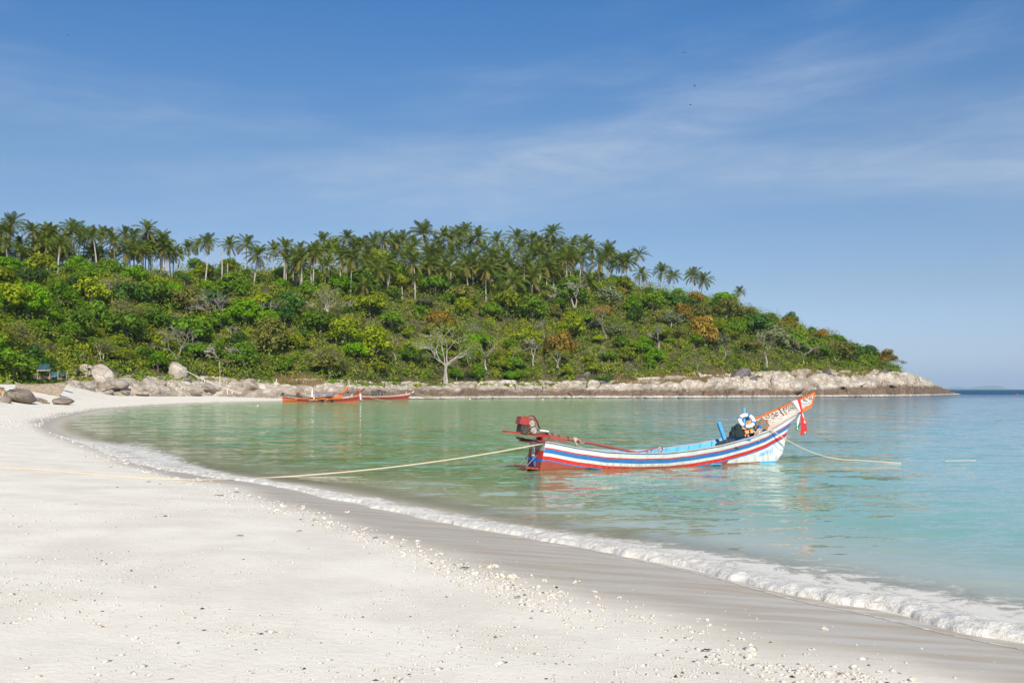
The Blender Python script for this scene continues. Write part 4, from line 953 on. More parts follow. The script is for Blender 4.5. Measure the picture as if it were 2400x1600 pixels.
def build_boulders():
    it = []
    def put(px, py, wpx, hpx, mat, txt, where='hill', i=None, name='boulder', rz=None, sink=.33):
        g = hill_at(px, py, -4) if where == 'hill' else on_sand(px, py)
        s = g[1] / FPX; g = g + np.array([0, wpx * s * (.26 if mat is M_BOULDER_T else .08), -.08 * hpx * s if mat is M_BOULDER_T else 0]) if where == 'hill' else g; i = rng.randint(8) if i is None else i
        o = link(name, rock_mesh(i, mat), None, (g[0], g[1], g[2] + hpx * s * (.5 - sink)), (rng.uniform(-.15, .15), rng.uniform(-.15, .15), rng.uniform(0, 6.28) if rz is None else rz), (wpx * s * .56, wpx * s * .5, hpx * s * .75))
        tag(o, None, 'boulder', None); it.append((o, px, txt))
        return o
    S = 'sand'
    put(48, 943, 82, 40, M_BOULDER_B, 'big cracked brown boulder lying on the sand', S, 0, rz=.3, sink=.1); put(12, 943, 34, 20, M_BOULDER_B, 'low dark boulder against the big cracked brown boulder', S, 3)
    put(96, 942, 34, 16, M_BOULDER_B, 'small brown boulder at the right foot of the big cracked boulder', S, 2); put(146, 948, 54, 19, M_BOULDER_B, 'smooth grey-brown boulder alone on the sand', S, 4, rz=1.2, sink=.12)
    put(105, 945, 26, 5, M_BOULDER_B, 'flat stone between the two brown boulders on the sand', S, 5)
    G = [(240, 896, 60, 62, M_BOULDER, 'tall pale boulder with a brown lower face behind the bleached log'), (268, 905, 62, 26, M_BOULDER, 'long pale slab boulder under the bleached log'), (258, 912, 44, 15, M_BOULDER_B, 'dark flat boulder in front of the long pale slab'), (254, 922, 26, 13, M_BOULDER, 'small oval boulder beside the sand below the dark flat one'), (240, 917, 18, 12, M_BOULDER, 'little boulder left of the small oval one'), (202, 874, 34, 30, M_BOULDER, 'pale boulder up left of the tall pale boulder'), (206, 880, 24, 14, M_BOULDER, 'low pale boulder left of the tall pale boulder'), (352, 918, 48, 48, M_BOULDER, 'rounded pale boulder split by a vertical crack'), (378, 905, 26, 20, M_BOULDER, 'leaning boulder right of the split boulder'), (336, 888, 22, 14, M_BOULDER, 'white angular boulder under the creepers'), (292, 925, 30, 14, M_BOULDER, 'low beige boulder at the sand edge by the log'), (414, 886, 46, 58, M_BOULDER, 'tall upright grey boulder with roots over it'), (430, 897, 40, 19, M_BOULDER_B, 'broad grey boulder at the foot of the upright one'), (300, 905, 20, 14, M_BOULDER, 'small boulder right of the long pale slab'), (272, 880, 22, 20, M_BOULDER_D, 'dark boulder right of the tall pale boulder'), (190, 842, 28, 16, M_BOULDER_D, 'purplish boulder in the bushes up the slope'), (160, 905, 30, 20, M_BOULDER, 'pale boulder behind the prow of the grounded boat'), (176, 905, 26, 22, M_BOULDER, 'blocky boulder right of the grounded boat'), (130, 882, 20, 12, M_BOULDER, 'small boulder under the teal tarpaulin'), (20, 905, 28, 20, M_BOULDER, 'grey boulder under the palm fronds'), (330, 925, 46, 10, M_BOULDER, 'flat beige slab at the sand below the split boulder'), (440, 920, 74, 30, M_BOULDER, 'wide smooth tan outcrop left of the white handrail'), (490, 915, 70, 26, M_BOULDER, 'low tan outcrop under the white handrail'), (590, 912, 64, 30, M_BOULDER, 'tan domed outcrop right of the white handrail'),
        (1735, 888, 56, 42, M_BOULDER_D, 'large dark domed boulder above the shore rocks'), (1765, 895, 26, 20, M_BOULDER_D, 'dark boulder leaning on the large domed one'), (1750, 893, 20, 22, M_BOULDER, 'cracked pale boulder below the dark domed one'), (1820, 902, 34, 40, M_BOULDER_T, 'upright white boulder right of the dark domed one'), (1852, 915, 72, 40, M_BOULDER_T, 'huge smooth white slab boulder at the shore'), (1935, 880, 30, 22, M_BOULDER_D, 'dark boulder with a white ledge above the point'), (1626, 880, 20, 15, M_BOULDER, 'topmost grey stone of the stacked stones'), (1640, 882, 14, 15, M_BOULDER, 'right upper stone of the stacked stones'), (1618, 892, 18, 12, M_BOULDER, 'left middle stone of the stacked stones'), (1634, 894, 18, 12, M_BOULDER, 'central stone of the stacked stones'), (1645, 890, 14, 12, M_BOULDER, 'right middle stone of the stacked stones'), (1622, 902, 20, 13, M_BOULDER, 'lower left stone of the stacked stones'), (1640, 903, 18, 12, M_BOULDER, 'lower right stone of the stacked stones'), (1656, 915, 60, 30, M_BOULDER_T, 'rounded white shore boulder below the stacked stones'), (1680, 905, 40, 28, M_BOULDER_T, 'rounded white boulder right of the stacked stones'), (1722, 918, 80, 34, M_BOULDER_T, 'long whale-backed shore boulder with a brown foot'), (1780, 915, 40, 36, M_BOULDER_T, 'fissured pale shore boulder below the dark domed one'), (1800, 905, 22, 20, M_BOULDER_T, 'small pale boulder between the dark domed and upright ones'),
        (1376, 886, 20, 20, M_BOULDER_D, 'dark egg boulder perched above the shore at mid bay'), (1362, 896, 24, 17, M_BOULDER_D, 'dark flat boulder left of the perched egg boulder'), (1392, 912, 32, 34, M_BOULDER, 'tall pale block below the perched egg boulder'), (1412, 902, 30, 16, M_BOULDER_D, 'dark boulder right of the tall pale block'), (1163, 908, 24, 20, M_BOULDER, 'white block on the rock shelf below the bushes'), (1213, 915, 20, 20, M_BOULDER, 'white leaning block on the rock shelf'), (1246, 912, 20, 16, M_BOULDER, 'angular pale block right of the leaning block'), (1157, 914, 12, 10, M_BOULDER, 'small white stone left on the rock shelf'), (1275, 910, 16, 14, M_BOULDER, 'pale stone on the shelf above the striped boat'), (1300, 912, 16, 12, M_BOULDER, 'low pale stone further along the shelf'), (2070, 880, 30, 20, M_BOULDER_D, 'dark boulder under the wind-swept trees'), (2092, 888, 20, 16, M_BOULDER_T, 'round white boulder at the end of the bushes'), (2112, 888, 28, 14, M_BOULDER_T, 'long grey boulder on the rocky point'), (2140, 892, 28, 16, M_BOULDER_T, 'last high boulder on the rocky point'), (1465, 908, 36, 18, M_BOULDER_T, 'rounded shore boulder below the dry grass'), (1530, 908, 50, 18, M_BOULDER_T, 'long pale shore boulder below the dry grass'), (1430, 915, 30, 20, M_BOULDER_T, 'brown-footed shore boulder left of the dry grass'), (1960, 905, 60, 26, M_BOULDER_T, 'broad cracked white boulder near the point'), (2010, 902, 60, 26, M_BOULDER_T, 'sloping white boulder close to the point'), (1900, 905, 50, 26, M_BOULDER_T, 'pale boulder right of the striped boat\'s prow tip'), (2080, 905, 60, 22, M_BOULDER_T, 'low smooth boulder of the point')]
    for px, py, w, h, m, txt in G: put(px, py, w, h, m, txt)
    # loose blocks along the shelf and the waterline
    for k in range(105):
        px = rng.uniform(640, 2150); py = float(np.interp(px, [640, 1000, 1600, 1900, 2150], [918, 918, 915, 906, 905])) + rng.normal(2, 6); w = rng.uniform(7, 18)
        lowpart = py > 916
        put(px, py, w, w * rng.uniform(.5, .85), M_BOULDER_T, '%s loose block %s, %s' % ('small' if w < 12 else 'sizeable', 'low on the shore' if lowpart else 'high on the shore', column(px).replace('above ', 'below the slope behind ') if False else column(px).replace('above', 'beyond').replace('around', 'near')), name='rock_block')
    for k in range(60):
        px = rng.uniform(700, 2130); w = rng.uniform(5, 13); f = float(foot(px)); Y = f - rng.uniform(.2, 3.0); X = (px - 1200) / FPX * Y; s = Y / FPX
        o = link('rock_block', rock_mesh(rng.randint(8), M_BOULDER_T), None, (X, Y, rng.uniform(.0, .3)), (0, 0, rng.uniform(0, 6)), (w * s * .6, w * s * .5, w * s * .32)); tag(o, None, 'boulder')
        it.append((o, px, '%s low pale rock at the waterline, %s' % ('tiny' if w < 8 else 'flat', column(px).replace('above', 'beyond').replace('around', 'near'))))
    # scree behind the grounded boat
    for k in range(40):
        px = rng.uniform(60, 200); py = rng.uniform(868, 908); w = rng.uniform(7, 16)
        put(px, py, w, w * .7, M_BOULDER, '%s grey rubble stone %s behind the grounded wooden boat' % ('small' if w < 11 else 'larger', 'high up' if py < 885 else 'low down'), name='rubble_stone')
    for o, px, txt in it: o['group'] = 'boulders and blocks of the rocky shore'
    unique_labels(it)
    # reef breaking the surface
    for k, (px, py, w) in enumerate(((1493, 967, 9), (1506, 968, 7), (1537, 968, 8), (1552, 967, 17))):
        X, Y = on_water(px, py); s = Y / FPX
        o = link('reef_rock', rock_mesh(k, M_BOULDER_B), None, (X, Y, -.02), (0, 0, k), (w * s * .6, w * s * .5, .12)); tag(o, None, 'rock', 'reef rocks breaking the surface')
        o['label'] = ('leftmost', 'second from left', 'third from left', 'rightmost, longest')[k] + ' reef rock just breaking the green water'
build_boulders()

# ------------------------------------------------------------------ the striped longtail boat
BO = (0.62, 28.62); BH = R(19.9)
def boat_world(s, y, z):
    c, q = math.cos(BH), math.sin(BH); return Vector((BO[0] + s * c - y * q, BO[1] + s * q + y * c, z))
ZG_T = ([-.3, .3, 1.07, 2, 3, 4, 4.8, 5.8, 6.9, 7.6, 8.2, 8.6, 9.04, 9.4], [.86, .79, .63, .495, .43, .425, .485, .60, .80, .97, 1.20, 1.37, 1.56, 1.75])
WG_T = ([-.2, 1, 2, 3, 4, 5, 6, 7, 7.6, 8.2, 8.7, 9.04], [.60, .68, .73, .75, .75, .72, .65, .50, .37, .22, .10, .035])
WL_T = ([-.2, 1, 3, 5, 6, 7, 7.7, 8.17, 9.1], [.50, .57, .62, .57, .45, .25, .11, .03, .02])
SS_T = ([-.3, 0, .30, .62, .99, 1.24, 1.56], [7.75, 8.17, 8.44, 8.52, 8.60, 8.73, 9.04])
zg = lambda s: float(np.interp(s, *ZG_T)); wg = lambda s: float(np.interp(s, *WG_T)); wl = lambda s: float(np.interp(s, *WL_T)); sstem = lambda z: float(np.interp(z, *SS_T))
def hull_w(s, z):
    g = zg(s)
    if z >= 0: return wl(s) + (wg(s) - wl(s)) * min(1, z / g) ** 1.15
    return wl(s) * max(0.02, 1 - (-z / .32) ** 1.4)
def build_striped_boat():
    root = empty('longtail_boat', (BO[0], BO[1], 0), BH)
    tag(root, 'white longtail boat with red and blue stripes moored close to the sand', 'boat')
    OFF = [0, .032, .15, .185, .305, .395, .50, .535]
    COLR = ['blue', 'white', 'red', 'blue', 'white', 'red', 'blue']
    mats = [W['blue'], W['white'], W['red'], W['antifoul'], W['light_blue']]
    mi = {'blue': 0, 'white': 1, 'red': 2}
    nt = 72; T = np.linspace(0, 1, nt)
    def point(t, kind, v, side):
        s = t * 9.0
        for _ in range(4):
            z = zg(s) - v if kind == 'off' else v
            if kind == 'low':                                      # v: 0..1 from the last stripe down to the keel
                a = zg(s) - OFF[-1]; m = min(a, .05); z = a + (m - a) * v * 2 if v <= .5 else m + (-.30 - m) * (v - .5) * 2
            z = max(z, -.3)
            st = .17 * max(z, 0); s = st + t * (sstem(z) - st)
        w = hull_w(s, z) * (1 - .0 * t)
        if t > .999: w = .028
        if kind == 'low' and v >= .999: w = .01
        return (s, -side * w, z)
    rows = [('off', o) for o in OFF] + [('low', v) for v in (.17, .34, .5, .62, .80, 1.0)]
    V = []; F = []; M = []
    for side in (1, -1):
        b = len(V)
        for k, v in rows: V += [point(t, k, v, side) for t in T]
        for r in range(len(rows) - 1):
            for i in range(nt - 1):
                f = (b + r * nt + i, b + r * nt + i + 1, b + (r + 1) * nt + i + 1, b + (r + 1) * nt + i)
                F.append(f if side > 0 else f[::-1])
                if r < 7: M.append(mi[COLR[r]])
                else:
                    sm = (V[f[0]][0] + V[f[2]][0]) / 2; zm = (V[f[0]][2] + V[f[2]][2]) / 2
                    M.append(1 if sm > 6.15 and r < 10 else 4 if sm > 7.5 and r == 10 else 3)
    hull = npmesh('hull', np.array(V), np.array(F), mats, True, M)
    link('hull', hull, root)
    # inner skin
    V = []; F = []; T2 = np.linspace(.015, .93, 50)
    for side in (1, -1):
        b = len(V); vs_ = (0.0, .12, .26, .42, .55)
        for v in vs_:
            for t in T2:
                s, y, z = point(t, 'off', v, side); z = max(z, .02 if v > .5 else z); w = max(.01, abs(y) - .035); V.append((s, -side * w, z + .004))
        n2 = len(T2)
        for r in range(len(vs_) - 1):
            for i in range(n2 - 1):
                f = (b + r * n2 + i, b + (r + 1) * n2 + i, b + (r + 1) * n2 + i + 1, b + r * n2 + i + 1); F.append(f if side > 0 else f[::-1])
    link('inner_hull', npmesh('inner_hull', np.array(V), np.array(F), W['light_blue'], True), root)
    # rails, stringers, ribs, floor boards
    for side in (1, -1):
        b = MB(); pts = []
        for t in np.linspace(.0, .995, 60):
            s, y, z = point(t, 'off', 0, side); pts.append((s, y + side * .012, z + .012))
        for a, c in zip(pts[:-1], pts[1:]): b.beam(a, c, .062, .028)
        b.obj('rail', W['rim'], root)
        b = MB(); pts = []
        for t in np.linspace(.05, .80, 40):
            s, y, z = point(t, 'off', .22, side); pts.append((s, y + side * .062, z))
        for a, c in zip(pts[:-1], pts[1:]): b.beam(a, c, .03, .07)
        b.obj('stringer', W['light_blue'], root)
        for k in range(17):
            t = .06 + k * .0445; s1, y1, z1 = point(t, 'off', .012, side); s2, y2, z2 = point(t, 'off', .40, side)
            b = MB(); b.beam((s1, y1 + side * .055, z1), (s2, y2 + side * .06, max(z2, .0)), .045, .06, (1, 0, 0)); b.obj('rib', W['light_blue'], root)
    for k in range(5):
        b = MB(); y = -.42 + k * .21; b.box((3.6, y, .04), (5.6 - abs(k - 2) * .5, .19, .025)); b.obj('floor_board', W['light_blue'], root)
    # transom with its planks
    zs = [.86 - .06, .56, .33, .235, .0, -.16]; tm = [W['stern_white'], W['red'], W['blue'], W['antifoul'], W['antifoul']]
    for i in range(5):
        z1, z0 = zs[i], zs[i + 1] + .006; P = []
        for x in (.0, .05):
            for z, sg in ((z1, 1), (z1, -1), (z0, -1), (z0, 1)):
                P.append((.17 * max(z, 0) - .012 + x, sg * (hull_w(.1, z) - .004), z))
        b = MB(); b.add(P, [(0, 1, 2, 3), (7, 6, 5, 4), (0, 4, 5, 1), (1, 5, 6, 2), (2, 6, 7, 3), (3, 7, 4, 0)]); b.obj('transom_plank', tm[i], root)
    # motor bed: maroon boards over the stern
    for k, (x, z, w) in enumerate(((-.18, .80, 1.05), (.0, .83, 1.12), (.18, .82, 1.2), (.36, .80, 1.3))):
        b = MB(); b.box((x, 0, z), (.165, w, .04), Matrix.Rotation(.12 - .1 * k, 3, 'Y')); b.obj('stern_board', W['maroon'] if k < 2 else W['shaft_red'], root)
    b = MB(); b.box((.32, -.42, .70), (.36, .26, .09), Matrix.Rotation(-.1, 3, 'Y')); b.box((.46, -.5, .73), (.22, .2, .06)); b.obj('stern_block', W['shaft_red'], root)
    b = MB(); b.box((-.2, .35, .855), (.24, .5, .05), Matrix.Rotation(.35, 3, 'Y')); b.obj('stern_hood', W['maroon'], root)
    # rudder post, platform, its hangers
    b = MB(); b.tube([(-.03, -.12, .66), (-.06, -.10, .40)], .052, 8); b.obj('stern_post', W['stern_white'], root)
    b = MB(); b.tube([(-.06, -.10, .40), (.02, -.08, .10)], .045, 8); b.obj('stern_post', W['blue'], root)
    for k in range(3):
        b = MB(); b.box((-.36 + .13 * k, -.02, .085 - .012 * k), (.12, 1.0, .045), Matrix.Rotation(.1, 3, 'Y')); b.obj('step_board', W['antifoul'], root)
    for y in (.28, -.28):
        b = MB(); b.tube([(-.02, y, .42), (-.34, y, .10)], .012, 6); b.obj('step_hanger', W['blue'], root)
    # bow blade with painted ornament
    poly = [(7.42, 1.371), (9.64, 2.185), (9.5, 1.767), (9.09, 1.585), (8.98, 1.50), (8.4, 1.30), (7.79, 1.06), (7.45, .96)]
    b = MB(); b.prism(poly, -.035, .035); bl = b.obj('bow_board', m_ornament(), root)
    b = MB()
    for a, c in ((0, 1), (1, 2), (2, 3)):
        p, q = poly[a], poly[c]; b.beam((p[0], 0, p[1]), (q[0], 0, q[1]), .095, .045 if a != 2 else .10, (0, 0, 1))
    b.obj('bow_board_edge', W['orange'], bl)
    # painted motif lines standing a hair proud of the board: rosettes, bands, net
    V = MB(); V2 = MB()
    def on_board(u, v, y): return (7.55 + u * 1.95, y, 1.06 + u * .86 + v * (.40 - .02 * u))
    for y in (-.0375, .0375):
        for u0, v0, r in ((.05, .5, .10), (.13, .32, .08), (.17, .62, .08), (.25, .5, .09), (.33, .4, .07), (.50, .6, .09), (.88, .45, .10), (.95, .66, .07), (.83, .7, .06), (.98, .35, .06)):
            for k in range(2):
                rr = r * (1 - .45 * k); a0 = rng.uniform(0, 6); pts = []
                for q in range(9):
                    a = a0 + q * .62; c = on_board(u0, v0, y); pts.append((c[0] + rr * (1 - q * .06) * math.cos(a), y, c[2] + rr * (1 - q * .06) * math.sin(a)))
                (V if k == 0 else V2).tube(pts, .010, 4)
        for u0 in (.40, .455): V.tube([on_board(u0 - .03, .85, y), on_board(u0 + .02, .35, y), on_board(u0 + .07, .05, y)], .018 if u0 < .42 else .011, 4)
        for i in range(5):
            V.tube([on_board(.55 + .035 * i, .8, y), on_board(.57 + .035 * i, .15, y)], .006, 4); V.tube([on_board(.55, .15 + i * .14, y), on_board(.73, .1 + i * .15, y)], .006, 4)
    V.obj('painted_scrolls', M_BLACK, bl); V2.obj('painted_scrolls', W['orange'], bl)
    # foredeck planks
    for side in (1, -1):
        for a, c in ((7.3, 7.9), (7.905, 8.5), (8.505, 8.98)):
            P = []
            for s in (a, c): P += [(s, -side * max(.03, wg(s) - .02), zg(s) - .01), (s, -side * .02, zg(s) + .10)]
            Q = [(x, y, z - .03) for x, y, z in P]; b = MB(); b.add(P + Q, [(0, 2, 3, 1), (4, 5, 7, 6), (0, 1, 5, 4), (2, 6, 7, 3), (0, 4, 6, 2), (1, 3, 7, 5)]); b.obj('foredeck_plank', W['pink'], root)
    # thwart, posts
    b = MB(); b.box((6.85, 0, .775), (.16, 1.06, .06)); b.obj('thwart', W['blue'], root)
    b = MB(); b.beam((6.49, .18, .62), (6.22, .18, 1.28), .10, .09, (0, 1, 0)); b.obj('mast_post', W['light_blue'], root)
    b = MB(); b.tube([(7.08, .08, .75), (7.09, .08, 1.72)], .036, 8); b.obj('bow_pole', W['light_blue'], root)
    b = MB(); b.box((7.22, .12, 1.10), (.14, .04, .72)); b.obj('bow_upright', W['light_blue'], root)
    b = MB(); b.beam((7.30, -.28, .70), (7.42, -.28, 1.19), .095, .095, (0, 1, 0)); b.obj('mooring_post', W['blue'], root)
    # name on the bow, painted on the white
    name_on_hull(root)
    # draught mark: thin curved line below the stripes at the bow
    pts = []
    for t in np.linspace(0, 1, 12):
        s = 7.92 + .56 * t; z = .74 - .36 * t - .12 * math.sin(t * math.pi); pts.append((s, -(hull_w(s, z) + .003), z))
    b = MB(); b.tube(pts, .0045, 4); b.obj('hull_line', W['blue'], root)
    return root
def m_ornament():
    t = NT('bow_ornament'); o = t.objc(); m = t.map(o, (6, 6, 6))
    w = t.n('TexWave'); w.wave_type = 'RINGS'; w.inputs['Scale'].default_value = 1.1; w.inputs['Distortion'].default_value = 9; w.inputs['Detail'].default_value = 2; w.inputs['Detail Scale'].default_value = 1.3
    t.L.new(m, w.inputs['Vector'])
    c = t.mix(t.rng(w.outputs['Fac'], .60, .70), (.78, .75, .70), (.08, .06, .05))
    n = t.noise(o, 7, 2, .5); c = t.mix(t.rng(n, .56, .62, 0, .9), c, t.mix(t.rng(w.outputs['Fac'], .4, .6), (.66, .24, .05), (.74, .70, .62)))
    c = t.mix(t.rng(t.noise(o, 2.2, 3), .58, .66, 0, .6), c, (.74, .66, .60))
    return t.done(t.bsdf(c, .55, .3))
def name_on_hull(root):
    G = {  # hand-painted capitals as strokes in a unit box
     'tick': [[(.2, 0), (.75, 1)]],
     'A': [[(0, 0), (.35, .75), (.7, 1), (.85, .85), (.85, 0)], [(.12, .42), (.85, .42)]],
     'U': [[(.1, .95), (.05, .3), (.2, .02), (.6, .08), (.85, .9), (.9, 0)]],
     'B': [[(.55, 1), (.2, .5), (.05, .1), (.3, -.12), (.7, .05), (.75, .4), (.35, .55), (.8, .75), (.85, 1.05), (.5, 1.12)], [(.6, 1.15), (.95, 1.2)]],
     'K': [[(.15, .0), (.2, .95)], [(.95, 1), (.2, .45), (.55, .25), (.6, -.35)]],
     'R': [[(.85, -.05), (.9, 1.25), (.55, 1.32), (.3, 1.0), (.5, .72), (.88, .7)], [(.5, .7), (.3, .0), (.05, -.35), (-.35, -.33)]]}
    txt = ['tick', 'A', 'U', 'B', 'A', 'K', 'A', 'R']; b = MB(); x = 0; wid = [.5, .9, .9, 1.0, .9, .9, 1.0, 1.0]; tot = sum(wid)
    for ch, w in zip(txt, wid):
        for st in G[ch]:
            pts = []
            for k in range(len(st) - 1):
                for q in np.linspace(0, 1, 4)[: -1 if k < len(st) - 2 else None]: pts.append((st[k][0] + (st[k + 1][0] - st[k][0]) * q, st[k][1] + (st[k + 1][1] - st[k][1]) * q))
            P = []
            for u, v in pts:
                f = (x + u * w * .9) / tot; s = 7.43 + f * .56 + v * .012; z = .205 + f * .125 + v * .125; P.append((s, -(hull_w(s, z) + .0015), z))
            b.tube(P, .0075, 4)
        x += w
    b.obj('painted_name', W['light_blue'], root)
build_striped_boat()

# ------------------------------------------------------------------ things in and on the striped boat
def in_boat(name, label, cat, loc=(0, 0, 0)):
    o = empty(name, boat_world(*loc), BH); return tag(o, label, cat)
def build_motor():
    r = in_boat('longtail_motor', 'red diesel longtail motor tilted up on the stern of the striped boat', 'boat motor')
    M = Matrix.Rotation(R(12), 3, 'Y')
    b = MB(); b.box((-.27, -.10, 1.37), (.50, .36, .20), M, .94); b.box((-.27, -.10, 1.475), (.44, .30, .03), M); t = b.obj('fuel_tank', W['engine_red'], r)
    b = MB(); b.lathe([(.045, 0), (.05, .03), (.03, .05)], (-.27, -.06, 1.485), 10); b.obj('tank_cap', W['engine_red'], t)
    b = MB(); b.lathe([(.085, -.03), (.09, 0), (.05, .03)], (-.16, -.285, 1.33), 12, 'Y'); b.obj('air_cover', M_STEEL, r)
    b = MB(); b.box((-.28, -.08, 1.17), (.40, .34, .24), M); b.box((-.38, -.08, 1.15), (.18, .40, .20), M); b.box((-.17, -.10, 1.08), (.26, .30, .12), M)
    for k in range(5): b.box((-.46 + .05 * k, -.09, 1.23), (.018, .40, .14), M)
    b.lathe([(.02, -.25), (.12, -.25), (.13, -.21), (.03, -.2)], (-.36, -.05, 1.15), 14, 'Y'); e = b.obj('engine_block', M_ENGINE, r)
    b = MB(); b.lathe([(.03, -.03), (.095, -.03), (.10, .0), (.07, .03), (.02, .04)], (-.10, -.25, 1.13), 14, 'Y'); b.obj('pulley', M_STEEL, r)
    b = MB(); b.lathe([(.03, -.02), (.05, 0), (.02, .03)], (-.20, -.27, 1.22), 10, 'Y'); b.tube([(-.30, -.27, 1.02), (-.18, -.28, 1.10), (-.05, -.25, 1.02)], .018, 6); b.obj('exhaust', M_RUST, r)
    for y in (-.22, .06):
        b = MB(); b.beam((-.93, y, 1.115), (.42, y, .935), .055, .06); b.obj('engine_rail', W['engine_red'], r)
    for x, z in ((-.55, 1.065), (-.05, 1.0)):
        b = MB(); b.beam((x, -.24, z), (x, .08, z), .05, .05); b.obj('cross_bar', W['engine_red'], r)
    b = MB(); b.beam((.42, -.10, .945), (.97, -.10, .815), .105, .10); b.obj('rail_sleeve', W['shaft_red'], r)
    b = MB(); b.box((.20, -.10, .88), (.07, .34, .22), Matrix.Rotation(R(10), 3, 'Y')); b.obj('pivot_bracket', W['engine_red'], r)
    b = MB(); b.tube([(.10, -.08, .93), (.12, -.08, .78)], .05, 8); b.obj('pivot', M_ENGINE, r)
    b = MB(); b.tube([(-.10, -.05, 1.06), (.5, -.05, .985), (1.0, -.06, .86), (2.0, -.12, .68), (3.25, -.20, .41)], [.028, .035, .042, .042, .034], 8); b.obj('propeller_shaft', W['shaft_red'], r)
    for x, z in ((.55, .985), (.75, .935), (1.05, .87)):
        b = MB(); b.tube([(x - .02, -.05, z), (x + .02, -.05, z - .004)], .055, 8); b.obj('shaft_clamp', M_ENGINE, r)
    for dy in (-.02, .03):
        b = MB(); b.tube([(-.20, dy, 1.49), (-.10, dy, 1.555), (.0, dy - .02, 1.53), (.09, dy - .03, 1.40), (.16, dy - .04, 1.22), (.22, dy - .04, 1.13), (.45, dy - .04, 1.02)], .016, 6); b.obj('hose', W['maroon'] if dy < 0 else M_RUST, r)
    b = MB(); b.tube([(-.04, -.12, 1.15), (.14, -.14, 1.125)], .016, 6); h = b.obj('tiller', M_ENGINE, r)
    b = MB(); b.tube([(.13, -.14, 1.127), (.40, -.16, 1.085)], .026, 8); b.obj('tiller_grip', M_CLOTHW, h)
    # guard loop and propeller
    b = MB(); b.tube([(3.2, -.20, .425), (3.6, -.22, .50), (3.92, -.24, .575), (4.02, -.24, .56), (4.05, -.24, .50), (4.0, -.24, .44), (3.9, -.24, .39)], .020, 6)
    b.tube([(3.48, -.22, .478), (3.60, -.23, .40)], .022, 6); b.tube([(3.72, -.23, .53), (3.62, -.23, .40)], .022, 6); b.obj('propeller_guard', W['shaft_red'], r)
    b = MB()
    for a in (.3, 3.44): b.prism([(0, -.02), (.05, .03), (.10, .13), (.06, .17), (-.02, .12)], -.008, .008) if a < 1 else b.prism([(0, .02), (-.05, -.03), (-.08, -.10), (-.02, -.10)], -.008, .008)
    o = b.obj('propeller', M_STEEL, r, loc=(3.88, -.27, .43))
build_motor()

